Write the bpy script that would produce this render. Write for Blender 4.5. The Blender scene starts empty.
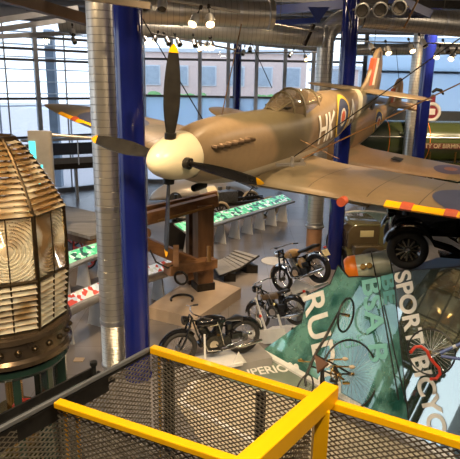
import bpy, bmesh, math, random
from mathutils import Vector, Matrix, Euler
random.seed(7)
PI = math.pi
COL = bpy.context.scene.collection
SC = bpy.context.scene
# ------------------------------------------------------------------ camera
F = 543.0; PITCH = math.radians(15); ROLL = math.radians(1); H = 5.6
_X = Vector((1, 0, 0)); FW = Vector((0, math.cos(PITCH), -math.sin(PITCH))); _U = Vector((0, math.sin(PITCH), math.cos(PITCH)))
R_ = _X*math.cos(ROLL) + _U*math.sin(ROLL); U_ = _U*math.cos(ROLL) - _X*math.sin(ROLL)
EYE = Vector((0, 0, H))
cam = bpy.data.objects.new('camera', bpy.data.cameras.new('camera')); COL.objects.link(cam); SC.camera = cam
cam.data.sensor_fit = 'HORIZONTAL'; cam.data.sensor_width = 36; cam.data.lens = F/460*36; cam.data.clip_end = 400; cam.data.clip_start = .05
m = Matrix((R_, U_, -FW)).transposed().to_4x4(); m.translation = EYE; cam.matrix_world = m
def ray(px, py): return FW + R_*((px-230)/F) - U_*((py-229.5)/F)
def P(px, py, z=None, d=None, Y=None):
    r = ray(px, py)
    if z is not None: t = (z-H)/r.z
    elif Y is not None: t = Y/r.y
    else: t = d
    return EYE + r*t
# ------------------------------------------------------------------ materials
MATS = {}
def newmat(name):
    mt = bpy.data.materials.new(name); mt.use_nodes = True; MATS[name] = mt
    nt = mt.node_tree; return mt, nt, nt.nodes['Principled BSDF']
def mat(name, c, rough=.5, metal=0., c2=None, scale=4., bump=0., emit=None, es=0., trans=0., coat=0., stretch=None, ior=1.45, contrast=.25, spec=.5):
    mt, nt, b = newmat(name)
    N = nt.nodes; L = nt.links
    b.inputs['Roughness'].default_value = rough; b.inputs['Metallic'].default_value = metal
    b.inputs['Transmission Weight'].default_value = trans; b.inputs['IOR'].default_value = ior
    b.inputs['Coat Weight'].default_value = coat; b.inputs['Specular IOR Level'].default_value = spec
    tc = N.new('ShaderNodeTexCoord'); mp = N.new('ShaderNodeMapping'); L.new(tc.outputs['Object'], mp.inputs[0])
    if stretch: mp.inputs['Scale'].default_value = stretch
    nz = N.new('ShaderNodeTexNoise'); nz.inputs['Scale'].default_value = scale; nz.inputs['Detail'].default_value = 4; L.new(mp.outputs[0], nz.inputs[0])
    cr = N.new('ShaderNodeValToRGB'); L.new(nz.outputs[0], cr.inputs[0])
    if c2 is None: c2 = tuple(x*.82 for x in c)
    cr.color_ramp.elements[0].position = .5-contrast; cr.color_ramp.elements[1].position = .5+contrast
    cr.color_ramp.elements[0].color = (*c2, 1); cr.color_ramp.elements[1].color = (*c, 1)
    L.new(cr.outputs[0], b.inputs['Base Color'])
    if bump:
        bp = N.new('ShaderNodeBump'); bp.inputs['Strength'].default_value = bump; bp.inputs['Distance'].default_value = .02
        L.new(nz.outputs[0], bp.inputs['Height']); L.new(bp.outputs[0], b.inputs['Normal'])
    if emit: b.inputs['Emission Color'].default_value = (*emit, 1); b.inputs['Emission Strength'].default_value = es
    return mt
BLUE = mat('blue_gloss_paint', (.008, .014, .14), .12, 0, (.006, .011, .115), 2, coat=.4)
BLUE2 = mat('blue_beam_paint', (.02, .04, .2), .4)
YEL = mat('yellow_paint', (1.0, .485, .002), .3, 0, (.95, .44, .002), 6, coat=.2)
YELD = mat('yellow_scratched_paint', (.8, .5, .02), .4, 0, (.5, .3, .02), 25)
BLK = mat('black_paint', (.012, .011, .01), .35, 0, (.02, .018, .015), 8)
BLKG = mat('black_gloss_enamel', (.006, .006, .007), .12, 0, (.01, .01, .011), 8, coat=.6)
DST = mat('dark_steel', (.05, .043, .036), .42, .7, (.025, .022, .02), 10)
MESHM = mat('brown_expanded_steel', (.26, .21, .15), .4, .35, (.12, .09, .06), 12)
CHR = mat('chrome', (.75, .73, .7), .14, 1.)
ALU = mat('brushed_aluminium', (.6, .6, .6), .32, .9, (.5, .5, .5), 6)
RUB = mat('tyre_rubber', (.02, .018, .017), .65, 0, (.03, .027, .025), 10)
WHT = mat('white_paint', (.75, .73, .7), .45)
GREYP = mat('pale_grey_paint', (.45, .46, .47), .4)
CREAM = mat('cream_paint', (.8, .72, .5), .3, 0, (.76, .67, .45), 3, coat=.3)
RED = mat('red_paint', (.6, .05, .025), .4)
ORG = mat('orange_paint', (.85, .22, .02), .35, coat=.3)
REDT = mat('red_tape', (.42, .07, .035), .5, 0, (.5, .1, .04), 14)
BRS = mat('brass', (.75, .48, .16), .25, 1., (.55, .33, .1), 8)
BRZ = mat('dark_bronze_frame', (.10, .065, .03), .3, .85, (.05, .035, .02), 12)
LEA = mat('brown_leather', (.10, .045, .025), .5)
WOOD = mat('dark_oak_timber', (.22, .11, .05), .55, 0, (.09, .045, .02), 5, .35, stretch=(1, 1, .18), contrast=.2)
WOOD2 = mat('warm_oak_timber', (.34, .17, .07), .5, 0, (.15, .07, .03), 5, .35, stretch=(.25, 1, 1), contrast=.2)
PLANK = mat('weathered_plank', (.30, .29, .28), .7, 0, (.17, .16, .15), 5, .3, stretch=(.2, 3, 1))
SLAT = mat('bench_slat_grey', (.36, .34, .31), .5, 0, (.24, .22, .2), 5, stretch=(.3, 3, 1))
PLIN = mat('plinth_concrete', (.44, .34, .25), .6, 0, (.36, .27, .19), 2.5)
BONE = mat('off_white_letter', (.82, .79, .73), .5)
TEALL = mat('pale_teal_letter', (.2, .5, .47), .4)
FEN = mat('dark_green_enamel', (.02, .045, .03), .25, 0, (.012, .03, .02), 4, coat=.5)
LOCO = mat('locomotive_green', (.06, .078, .03), .25, 0, (.05, .065, .024), 2, coat=.4)
SILV = mat('pale_streamlined_silver', (.62, .56, .5), .35, .35, (.5, .45, .4), 1.5)
ENG = mat('engine_casting', (.33, .32, .3), .3, .9, (.15, .14, .13), 22, .3)
TANC = mat('tan_tank_enamel', (.66, .40, .16), .22, 0, (.6, .35, .13), 3, coat=.5)
PLATE = mat('number_plate_yellow', (.7, .6, .35), .5)
CARB = mat('car_brown_enamel', (.10, .075, .04), .22, 0, (.08, .058, .03), 3, coat=.5)
CARO = mat('car_olive_enamel', (.13, .12, .055), .22, 0, (.1, .09, .04), 3, coat=.5)
BULB = mat('warm_lamp_lens', (1, .8, .5), .3, emit=(1, .62, .28), es=22)
BULBD = mat('unlit_lamp_lens', (.06, .055, .05), .15, .2)
TEALG = mat('cyan_lit_screen', (.1, .8, .8), .3, emit=(.1, .95, .95), es=1.4)
# bands (spiral duct): metal with ring seams along local axis via wave
def duct_mat(name, c, axis, pitch):
    mt, nt, b = newmat(name); N = nt.nodes; L = nt.links
    b.inputs['Metallic'].default_value = .85; b.inputs['Roughness'].default_value = .36
    tc = N.new('ShaderNodeTexCoord'); sep = N.new('ShaderNodeSeparateXYZ'); L.new(tc.outputs['Object'], sep.inputs[0])
    mm = N.new('ShaderNodeMath'); mm.operation = 'MULTIPLY'; mm.inputs[1].default_value = 1/pitch; L.new(sep.outputs[axis], mm.inputs[0])
    fr = N.new('ShaderNodeMath'); fr.operation = 'FRACT'; L.new(mm.outputs[0], fr.inputs[0])
    cr = N.new('ShaderNodeValToRGB'); L.new(fr.outputs[0], cr.inputs[0])
    e = cr.color_ramp.elements; e[0].position = 0; e[0].color = (.25, .25, .25, 1); e[1].position = .1; e[1].color = (1, 1, 1, 1)
    nz = N.new('ShaderNodeTexNoise'); nz.inputs['Scale'].default_value = 3; L.new(tc.outputs['Object'], nz.inputs[0])
    mr = N.new('ShaderNodeMapRange'); mr.inputs[3].default_value = .8; mr.inputs[4].default_value = 1.1; L.new(nz.outputs[0], mr.inputs[0])
    mx = N.new('ShaderNodeMix'); mx.data_type = 'RGBA'; mx.blend_type = 'MULTIPLY'; mx.inputs[0].default_value = 1
    mx.inputs[6].default_value = (*c, 1); L.new(cr.outputs[0], mx.inputs[7])
    mx2 = N.new('ShaderNodeMix'); mx2.data_type = 'RGBA'; mx2.blend_type = 'MULTIPLY'; mx2.inputs[0].default_value = 1
    L.new(mx.outputs[2], mx2.inputs[6]); L.new(mr.outputs[0], mx2.inputs[7]); L.new(mx2.outputs[2], b.inputs['Base Color'])
    bp = N.new('ShaderNodeBump'); bp.inputs['Strength'].default_value = .5; bp.inputs['Distance'].default_value = .01
    L.new(cr.outputs[0], bp.inputs['Height']); L.new(bp.outputs[0], b.inputs['Normal'])
    return mt
DUCT = duct_mat('galvanised_spiral_duct', (.56, .54, .49), 2, .13)
FLEX = duct_mat('corrugated_duct', (.62, .56, .46), 2, .045)
# aircraft camouflage
def camo(name, c1, c2, under, zcut, scale=.45):
    mt, nt, b = newmat(name); N = nt.nodes; L = nt.links
    b.inputs['Roughness'].default_value = .36; b.inputs['Specular IOR Level'].default_value = .45
    tc = N.new('ShaderNodeTexCoord')
    nz = N.new('ShaderNodeTexNoise'); nz.inputs['Scale'].default_value = scale; nz.inputs['Detail'].default_value = 1; L.new(tc.outputs['Object'], nz.inputs[0])
    cr = N.new('ShaderNodeValToRGB'); L.new(nz.outputs[0], cr.inputs[0])
    e = cr.color_ramp.elements; e[0].position = .49; e[0].color = (*c1, 1); e[1].position = .53; e[1].color = (*c2, 1)
    n2 = N.new('ShaderNodeTexNoise'); n2.inputs['Scale'].default_value = 9; n2.inputs['Detail'].default_value = 5; L.new(tc.outputs['Object'], n2.inputs[0])
    mr = N.new('ShaderNodeMapRange'); mr.inputs[3].default_value = .82; mr.inputs[4].default_value = 1.15; L.new(n2.outputs[0], mr.inputs[0])
    mx = N.new('ShaderNodeMix'); mx.data_type = 'RGBA'; mx.blend_type = 'MULTIPLY'; mx.inputs[0].default_value = 1
    L.new(cr.outputs[0], mx.inputs[6]); L.new(mr.outputs[0], mx.inputs[7])
    sep = N.new('ShaderNodeSeparateXYZ'); L.new(tc.outputs['Object'], sep.inputs[0])
    gt = N.new('ShaderNodeMath'); gt.operation = 'GREATER_THAN'; gt.inputs[1].default_value = zcut; L.new(sep.outputs[2], gt.inputs[0])
    m3 = N.new('ShaderNodeMix'); m3.data_type = 'RGBA'; m3.inputs[6].default_value = (*under, 1)
    L.new(gt.outputs[0], m3.inputs[0]); L.new(mx.outputs[2], m3.inputs[7]); L.new(m3.outputs[2], b.inputs['Base Color'])
    return mt
CAMO = camo('fighter_camouflage', (.225, .16, .092), (.11, .09, .05), (.40, .36, .29), -.42)
CAMOW = camo('fighter_wing_camouflage', (.20, .145, .085), (.125, .10, .06), (.4, .36, .29), -9)
CAMO2 = camo('hangar_fighter_camouflage', (.30, .19, .10), (.12, .105, .06), (.4, .36, .29), -.45)
CAMO2W = camo('hangar_fighter_wing_camouflage', (.30, .19, .10), (.22, .155, .08), (.4, .36, .29), -9)
RBLUE = mat('roundel_blue', (.045, .055, .11), .45); RYEL = mat('roundel_yellow', (.75, .5, .06), .45); RRED = mat('roundel_red', (.62, .13, .05), .45); RWHT = mat('roundel_white', (.75, .7, .6), .45)
SKYB = mat('sky_band_paint', (.50, .46, .34), .45)
# glass
def glass(name, tint, gl, tr, diff, rough=.03):
    mt = bpy.data.materials.new(name); mt.use_nodes = True; nt = mt.node_tree; N = nt.nodes; L = nt.links
    N.remove(N['Principled BSDF']); out = N['Material Output']
    g = N.new('ShaderNodeBsdfGlossy'); g.inputs['Roughness'].default_value = rough; g.inputs[0].default_value = (.9, 1, .97, 1)
    t = N.new('ShaderNodeBsdfTransparent'); t.inputs[0].default_value = (*tint, 1)
    d = N.new('ShaderNodeBsdfTranslucent' if 'frost' in name else 'ShaderNodeBsdfDiffuse'); d.inputs[0].default_value = (*diff, 1)
    if 'teal' in name:
        tc = N.new('ShaderNodeTexCoord'); nz = N.new('ShaderNodeTexNoise'); nz.inputs['Scale'].default_value = 2.2; nz.inputs['Detail'].default_value = 5; L.new(tc.outputs['Object'], nz.inputs[0])
        cr = N.new('ShaderNodeValToRGB'); cr.color_ramp.elements[0].position = .4; cr.color_ramp.elements[1].position = .64; cr.color_ramp.elements[0].color = (.03, .13, .11, 1); cr.color_ramp.elements[1].color = (.26, .52, .46, 1)
        L.new(nz.outputs[0], cr.inputs[0]); L.new(cr.outputs[0], d.inputs[0])
    m1 = N.new('ShaderNodeMixShader'); m1.inputs[0].default_value = tr; L.new(d.outputs[0], m1.inputs[1]); L.new(t.outputs[0], m1.inputs[2])
    lw = N.new('ShaderNodeLayerWeight'); lw.inputs[0].default_value = .35
    mr = N.new('ShaderNodeMapRange'); mr.inputs[3].default_value = gl; mr.inputs[4].default_value = min(1, gl+.32); L.new(lw.outputs['Fresnel'], mr.inputs[0])
    m2 = N.new('ShaderNodeMixShader'); L.new(mr.outputs[0], m2.inputs[0]); L.new(m1.outputs[0], m2.inputs[1]); L.new(g.outputs[0], m2.inputs[2])
    L.new(m2.outputs[0], out.inputs[0]); MATS[name] = mt; return mt
WGL = glass('window_glass', (.93, .97, 1), .04, .97, (.5, .6, .65))
FROST = glass('frosted_window_glass', (.75, .85, .95), .03, .35, (.75, .84, .92), .3)
TEAL = glass('teal_display_glass', (.45, .85, .78), .08, .55, (.10, .34, .30), .02)
CLEAR = glass('clear_display_glass', (.72, .80, .74), .27, .72, (.10, .12, .09), .02)
SHOW = glass('showcase_glass', (.85, .95, .93), .08, .9, (.5, .7, .68))
CANG = glass('canopy_perspex', (.8, .7, .55), .12, .75, (.4, .32, .22), .05)
def prism_mat():
    mt, nt, b = newmat('lens_prism_glass')
    b.inputs['Base Color'].default_value = (1, .86, .62, 1); b.inputs['Roughness'].default_value = .12
    b.inputs['Transmission Weight'].default_value = .55; b.inputs['IOR'].default_value = 1.5; b.inputs['Coat Weight'].default_value = .5
    N = nt.nodes; L = nt.links
    tc = N.new('ShaderNodeTexCoord'); nz = N.new('ShaderNodeTexNoise'); nz.inputs['Scale'].default_value = 2.2; L.new(tc.outputs['Object'], nz.inputs[0])
    cr = N.new('ShaderNodeValToRGB'); L.new(nz.outputs[0], cr.inputs[0]); e = cr.color_ramp.elements
    e[0].position = .42; e[0].color = (.42, .26, .11, 1); e[1].position = .56; e[1].color = (1, .9, .68, 1)  # pale end of the ramp paints whitish highlights into the prisms
    L.new(cr.outputs[0], b.inputs['Base Color'])
    return mt
PRISM = prism_mat()
def graphic(name, cols, sc):
    mt, nt, b = newmat(name); N = nt.nodes; L = nt.links
    tc = N.new('ShaderNodeTexCoord'); v = N.new('ShaderNodeTexVoronoi'); v.inputs['Scale'].default_value = sc; L.new(tc.outputs['Object'], v.inputs[0])
    sp = N.new('ShaderNodeSeparateColor'); L.new(v.outputs['Color'], sp.inputs[0])
    cr = N.new('ShaderNodeValToRGB'); cr.color_ramp.interpolation = 'CONSTANT'; L.new(sp.outputs[0], cr.inputs[0])
    e = cr.color_ramp.elements; e[0].color = (*cols[0], 1); e[0].position = 0; e[1].color = (*cols[1], 1); e[1].position = .35
    for i, c in enumerate(cols[2:]): k = e.new(.55+.2*i); k.color = (*c, 1)
    L.new(cr.outputs[0], b.inputs['Base Color']); L.new(cr.outputs[0], b.inputs['Emission Color']); b.inputs['Emission Strength'].default_value = .55
    b.inputs['Roughness'].default_value = .2; return mt
GRN = graphic('backlit_green_graphic', [(.1, .6, .3), (.75, .9, .8), (.04, .12, .1), (.3, .8, .5)], 8)
GRR = graphic('backlit_red_white_graphic', [(.7, .72, .72), (.5, .55, .6), (.55, .56, .5), (.5, .08, .06)], 11)

# ------------------------------------------------------------------ mesh builder
def basis(d, up=Vector((0, 0, 1))):
    d = d.normalized()
    if abs(d.dot(up)) > .98: up = Vector((0, 1, 0)) if abs(d.y) < .9 else Vector((1, 0, 0))
    x = up.cross(d).normalized(); y = d.cross(x); return x, y, d
class M:
    def __init__(s): s.v = []; s.f = []
    def add(s, vs, fs):
        o = len(s.v); s.v += [Vector(v) for v in vs]; s.f += [tuple(i+o for i in f) for f in fs]; return s
    def box(s, c, sz, rot=None):
        c = Vector(c); hx, hy, hz = sz[0]/2, sz[1]/2, sz[2]/2
        vs = [Vector((x*hx, y*hy, z*hz)) for z in (-1, 1) for y in (-1, 1) for x in (-1, 1)]
        if rot is not None: vs = [rot @ v for v in vs]
        return s.add([v+c for v in vs], [(0, 2, 3, 1), (4, 5, 7, 6), (0, 1, 5, 4), (2, 6, 7, 3), (0, 4, 6, 2), (1, 3, 7, 5)])
    def bar(s, a, b, w, h, up=Vector((0, 0, 1))):
        a = Vector(a); b = Vector(b); x, y, d = basis(b-a, Vector(up)); L = (b-a).length
        return s.box((a+b)/2, (w, h, L), Matrix((x, y, d)).transposed())
    def prism(s, pts, off):
        n = len(pts); off = Vector(off); a = [Vector(p) for p in pts]
        return s.add(a+[p+off for p in a], [tuple(range(n))[::-1], tuple(range(n, 2*n))]+[(i, (i+1) % n, n+(i+1) % n, n+i) for i in range(n)])
    def tube(s, path, r, seg=8, closed=False, cap=True):
        path = [Vector(p) for p in path]; n = len(path); rs = r if isinstance(r, (list, tuple)) else [r]*n
        vs = []; prevx = None
        for i, p in enumerate(path):
            if closed: t = path[(i+1) % n]-path[i-1]
            else: t = path[min(i+1, n-1)]-path[max(i-1, 0)]
            t.normalize()
            if prevx is None: x, y, _ = basis(t)
            else:
                x = prevx - t*prevx.dot(t)
                if x.length < 1e-5: x, _, _ = basis(t)
                x.normalize(); y = t.cross(x)
            prevx = x
            vs += [p+(x*math.cos(2*PI*k/seg)+y*math.sin(2*PI*k/seg))*rs[i] for k in range(seg)]
        fs = []
        m_ = n if closed else n-1
        for i in range(m_):
            j = (i+1) % n
            for k in range(seg): fs.append((i*seg+k, i*seg+(k+1) % seg, j*seg+(k+1) % seg, j*seg+k))
        if cap and not closed: fs += [tuple(range(seg))[::-1], tuple(range((n-1)*seg, n*seg))]
        return s.add(vs, fs)
    def lathe(s, prof, c=(0, 0, 0), axis=(0, 0, 1), seg=24, a0=0, a1=2*PI):
        x, y, d = basis(Vector(axis)); c = Vector(c); n = len(prof); full = abs(a1-a0-2*PI) < 1e-6; ns = seg if full else seg+1
        vs = []
        for k in range(ns):
            a = a0+(a1-a0)*k/seg
            for (r, h) in prof: vs.append(c+(x*math.cos(a)+y*math.sin(a))*r+d*h)
        fs = []
        for k in range(seg):
            k2 = (k+1) % ns
            for i in range(n-1): fs.append((k*n+i, k2*n+i, k2*n+i+1, k*n+i+1))
        return s.add(vs, fs)
    def torus(s, c, axis, R, r, seg=32, rs=8):
        x, y, d = basis(Vector(axis)); c = Vector(c)
        return s.tube([c+(x*math.cos(2*PI*k/seg)+y*math.sin(2*PI*k/seg))*R for k in range(seg)], r, rs, closed=True)
    def cyl(s, a, b, r, seg=16, r2=None):
        return s.tube([a, b], [r, r if r2 is None else r2], seg)
    def grid(s, rows):
        n = len(rows); m_ = len(rows[0]); vs = [p for r in rows for p in r]
        return s.add(vs, [(i*m_+j, i*m_+j+1, (i+1)*m_+j+1, (i+1)*m_+j) for i in range(n-1) for j in range(m_-1)])
    def sphere(s, c, r, sc=(1, 1, 1), seg=12, rings=8):
        c = Vector(c); rows = []
        for i in range(rings+1):
            t = PI*i/rings
            rows.append([c+Vector((r*sc[0]*math.sin(t)*math.cos(2*PI*k/seg), r*sc[1]*math.sin(t)*math.sin(2*PI*k/seg), r*sc[2]*math.cos(t))) for k in range(seg+1)])
        return s.grid(rows)
    def xf(s, mt): s.v = [mt @ v for v in s.v]; return s
def build(name, mb, mt, parent=None, smooth=True, label=None, inv=None, bevel=0, loc=None):
    me = bpy.data.meshes.new(name)
    vs = mb.v
    if inv is not None: vs = [inv @ v for v in vs]
    if loc is not None: vs = [v-Vector(loc) for v in vs]
    me.from_pydata([tuple(v) for v in vs], [], mb.f)
    bm = bmesh.new(); bm.from_mesh(me); bmesh.ops.remove_doubles(bm, verts=bm.verts, dist=1e-5); bmesh.ops.recalc_face_normals(bm, faces=bm.faces)
    if bevel: bmesh.ops.bevel(bm, geom=bm.edges[:], offset=bevel, segments=2, affect='EDGES', profile=.5)
    bm.to_mesh(me); bm.free()
    me.materials.append(mt)
    if smooth:
        me.shade_smooth()
        try: me.set_sharp_from_angle(angle=math.radians(38))
        except Exception: pass
    o = bpy.data.objects.new(name, me); COL.objects.link(o)
    if loc is not None: o.location = loc
    if parent is not None: o.parent = parent
    if label: o['label'] = label
    return o
def tag(o, label, cat, group=None):
    o['label'] = label; o['category'] = cat
    if group: o['group'] = group
    return o
class Thing:
    def __init__(s, name, label, cat, loc=(0, 0, 0), mtx=None, group=None):
        s.o = bpy.data.objects.new(name, None); COL.objects.link(s.o); s.o.empty_display_size = .1
        s.m = mtx if mtx is not None else Matrix.Translation(Vector(loc)); s.o.matrix_world = s.m; s.inv = s.m.inverted()
        tag(s.o, label, cat, group)
    def w(s, name, mb, mt, parent=None, **k):   # builder in world coordinates
        return build(name, mb, mt, parent or s.o, inv=s.inv, **k)
    def l(s, name, mb, mt, parent=None, **k):   # builder in local coordinates
        return build(name, mb, mt, parent or s.o, **k)
def one(name, mb, mt, label, cat, group=None, **k):
    c = sum(mb.v, Vector())/len(mb.v); c.z = min(v.z for v in mb.v)
    return tag(build(name, mb, mt, loc=c, **k), label, cat, group)
def struct(name, mb, mt, parent=None, **k):
    o = build(name, mb, mt, parent, **k)
    if parent is None: o['kind'] = 'structure'
    return o
def dup(root, mtx, label, group=None):
    r = root.copy(); COL.objects.link(r); r.matrix_world = mtx; r['label'] = label
    if group: r['group'] = group
    for ch in list(root.children):
        c = ch.copy(); COL.objects.link(c); c.parent = r
        for g in ch.children:
            d = g.copy(); COL.objects.link(d); d.parent = c
    return r
def text_mesh(body, size, ext=.004, bold=.0):
    cu = bpy.data.curves.new('t', 'FONT'); cu.body = body; cu.size = size; cu.extrude = ext; cu.offset = bold; cu.align_x = 'CENTER'; cu.align_y = 'CENTER'
    ob = bpy.data.objects.new('t', cu); COL.objects.link(ob); dg = bpy.context.evaluated_depsgraph_get(); dg.update()
    me = ob.evaluated_get(dg).to_mesh(); mb = M(); mb.add([v.co.copy() for v in me.vertices], [tuple(p.vertices) for p in me.polygons])
    ob.evaluated_get(dg).to_mesh_clear(); bpy.data.objects.remove(ob); bpy.data.curves.remove(cu); return mb
def frame(o, x, y, z=None):
    x = Vector(x).normalized(); y = Vector(y); y = (y-x*x.dot(y)).normalized(); z = x.cross(y)
    mm = Matrix((x, y, z)).transposed().to_4x4(); mm.translation = Vector(o); return mm

#SECTIONS
# ================================================================== THE SETTING
YB = 31.0; CX = -4.9; TOPZ = 8.9
WD = Vector((-.78, -.63, 0)).normalized(); CN = Vector((CX, YB, 0))
FLOORM = None
def floor_mat():
    mt, nt, b = newmat('polished_floor'); N = nt.nodes; L = nt.links
    tc = N.new('ShaderNodeTexCoord'); br = N.new('ShaderNodeTexBrick'); br.inputs['Scale'].default_value = 1; br.offset = 0
    br.inputs['Color1'].default_value = (.20, .18, .175, 1); br.inputs['Color2'].default_value = (.17, .155, .152, 1); br.inputs['Mortar'].default_value = (.12, .1, .09, 1)
    br.inputs['Mortar Size'].default_value = .006; br.inputs['Brick Width'].default_value = 1.2; br.inputs['Row Height'].default_value = 1.2
    L.new(tc.outputs['Object'], br.inputs[0])
    nz = N.new('ShaderNodeTexNoise'); nz.inputs['Scale'].default_value = .6; nz.inputs['Detail'].default_value = 5; L.new(tc.outputs['Object'], nz.inputs[0])
    mr = N.new('ShaderNodeMapRange'); mr.inputs[3].default_value = .7; mr.inputs[4].default_value = 1.3; L.new(nz.outputs[0], mr.inputs[0])
    mx = N.new('ShaderNodeMix'); mx.data_type = 'RGBA'; mx.blend_type = 'MULTIPLY'; mx.inputs[0].default_value = 1
    L.new(br.outputs[0], mx.inputs[6]); L.new(mr.outputs[0], mx.inputs[7]); L.new(mx.outputs[2], b.inputs['Base Color'])
    b.inputs['Roughness'].default_value = .27; b.inputs['Specular IOR Level'].default_value = .6
    return mt
fl = M(); A = CN+WD*32
fl.prism([(A.x, A.y, 0), (CN.x, CN.y, 0), (26, YB, 0), (26, -3, 0), (A.x, -3, 0)], (0, 0, -.2))
struct('floor', fl, floor_mat(), smooth=False)
CEIL = mat('ceiling_panel_grey', (.26, .25, .25), .7, 0, (.17, .165, .165), .8)
ce = M(); ce.prism([(A.x, A.y, TOPZ), (CN.x, CN.y, TOPZ), (26, YB, TOPZ), (26, -3, TOPZ), (A.x, -3, TOPZ)], (0, 0, .3))
for i in range(12): ce.box((3, 6+i*2.1, TOPZ-.09), (46, .16, .18))
struct('ceiling', ce, CEIL, smooth=False)
WALLM = mat('painted_wall', (.30, .28, .26), .7)
struct('wall_right', M().box((26.1, 14, TOPZ/2), (.2, 34, TOPZ)), WALLM, smooth=False)
struct('wall_behind', M().box((-1, -3.1, TOPZ/2), (60, .2, TOPZ)), WALLM, smooth=False)
FRM = mat('window_frame_aluminium', (.42, .44, .47), .4, .5); FRMD = mat('window_mullion_dark', (.13, .14, .16), .4, .3)

def glazed(n, p0, p1, sp, heavy, trans, frostz, fm, z0=.1, z1=8.45):
    # one glazed bay: pane with frame, mullions and transoms as its parts
    p0 = Vector(p0); p1 = Vector(p1); d = (p1-p0).normalized(); Ln = (p1-p0).length; nrm = Vector((0, 0, 1)).cross(d)
    g = struct('window_%d' % n, M().prism([p0+Vector((0, 0, z0)), p1+Vector((0, 0, z0)), p1+Vector((0, 0, z1)), p0+Vector((0, 0, z1))], nrm*.02), WGL, smooth=False)
    fr = M()
    for z in trans: fr.bar(p0+Vector((0, 0, z)), p1+Vector((0, 0, z)), .09, .12)
    fr.bar(p0+Vector((0, 0, z0)), p1+Vector((0, 0, z0)), .2, .25); fr.bar(p0+Vector((0, 0, z1)), p1+Vector((0, 0, z1)), .25, .3)
    build('transom', fr, FRMD, g, smooth=False)
    mu = M(); k = 0; t = 0.
    while t <= Ln+.01:
        q = p0+d*t; w = .2 if k % heavy == 0 else .06
        mu.bar(q+Vector((0, 0, z0)), q+Vector((0, 0, z1)), w, w, d); t += sp; k += 1
    build('mullion', mu, fm, g, smooth=False)
    if frostz:
        fz = M()
        for (a, b_) in frostz: fz.prism([p0+Vector((0, 0, a)), p1+Vector((0, 0, a)), p1+Vector((0, 0, b_)), p0+Vector((0, 0, b_))], nrm*.02)
        fz.v = [v-nrm*.06 for v in fz.v]
        build('frosted_pane', fz, FROST, g, smooth=False)
    return g
ZT = [8.05, 6.85, 4.9, 3.0, 1.4]
glazed(1, CN+WD*32, CN+WD*.1, 1.45, 2, [7.6, 7.05, 6.55, 4.75, 2.9, 1.3], None, FRM)
glazed(2, CN, (7.2, YB, 0), 1.55, 1, ZT, [(3.0, 4.85)], mat('pale_window_frame', (.62, .65, .68), .45))
glazed(3, (7.2, YB, 0), (26, YB, 0), 3.1, 1, [7.7, 6.4, 3.2], [(3.2, 8.2)], FRMD)
tr = M(); tr.bar(CN+WD*32+Vector((0, 0, 8.65)), CN+Vector((0, 0, 8.65)), .4, .5); tr.bar(CN+Vector((0, 0, 8.65)), Vector((26, YB, 8.65)), .4, .5)
struct('trim_1', tr, mat('fascia_grey', (.38, .39, .42), .5), smooth=False)
# outdoors: ground, brick block, canopy roofs
go = M(); go.box((0, 70, -.35), (220, 160, .2)); struct('ground', go, mat('pale_paving', (.62, .54, .52), .8, 0, (.5, .43, .42), 30), smooth=False)
def facade_mat():
    mt, nt, b = newmat('outdoor_brick'); N = nt.nodes; L = nt.links; tc = N.new('ShaderNodeTexCoord'); br = N.new('ShaderNodeTexBrick')
    br.inputs['Scale'].default_value = 3; br.inputs['Color1'].default_value = (.85, .58, .48, 1); br.inputs['Color2'].default_value = (.78, .54, .46, 1); br.inputs['Mortar'].default_value = (.7, .62, .58, 1)
    mp = N.new('ShaderNodeMapping'); mp.inputs['Rotation'].default_value = (PI/2, 0, 0); L.new(tc.outputs['Object'], mp.inputs[0]); L.new(mp.outputs[0], br.inputs[0]); L.new(br.outputs[0], b.inputs['Base Color']); return mt
BRK = facade_mat(); LIM = mat('pale_render_wall', (.72, .72, .74), .7); GLD = mat('outdoor_dark_pane', (.45, .5, .56), .2)
def block(x0, x1, y, z1, mtx_, label, n, zb=(2.2, 5.4)):
    t = Thing('office_building', label, 'building', ((x0+x1)/2, y+4, -.25)); t.w('wall', M().box(((x0+x1)/2, y+4, z1/2-.12), (x1-x0, 8, z1+.25)), mtx_, smooth=False)
    t.w('parapet', M().box(((x0+x1)/2, y+4, z1+.15), (x1-x0+.4, 8.4, .3)), LIM, smooth=False)
    for zz in zb:
        for i in range(n):
            x = x0+(i+.5)*(x1-x0)/n; f = t.w('window', M().box((x, y-.03, zz+.8), ((x1-x0)/n*.6, .12, 1.6)), LIM, smooth=False)
            t.w('pane', M().box((x, y-.1, zz+.8), ((x1-x0)/n*.5, .04, 1.4)), GLD, f, smooth=False)
block(-10, 6, 46, 8.0, BRK, 'brick office block outside, seen through the glazed wall behind the propeller', 7)
block(8, 26, 50, 7.0, BRK, 'brick office block outside, seen through the glazing right of the far blue column', 7)
block(-46, -26, 44, 5.2, LIM, 'low white building outside beyond the far left windows', 6, (1.2,))
hd = M(); rr = random.Random(3)
for (x0, x1, y) in ((-8, 5, 43.5), (6, 12, 43)):
    pass
def hedge(x0, x1, y, label):
    mb = M()
    for i in range(int((x1-x0)*5)):
        mb.sphere((rr.uniform(x0, x1), y+rr.uniform(-.4, .4), 4.2+rr.uniform(-.3, .5)), rr.uniform(.25, .5), (1, 1, .8), 6, 5)
    t = Thing('planter_hedge', label, 'hedge', ((x0+x1)/2, y, 0)); h_ = t.w('foliage', mb, mat('hedge_leaf', (.25, .45, .14), .7, 0, (.12, .28, .08), 6), smooth=False); h_['kind'] = 'stuff'
    t.w('planter', M().box(((x0+x1)/2, y, 1.95), (x1-x0+.5, 1.4, 4.2)), LIM, smooth=False)
t = Thing('outdoor_steel_frame', 'blue-grey steel posts with pale sun louvres outside the far left windows', 'steel frame', CN+WD*14+Vector((-1.5, 2, -.25)))
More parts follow.
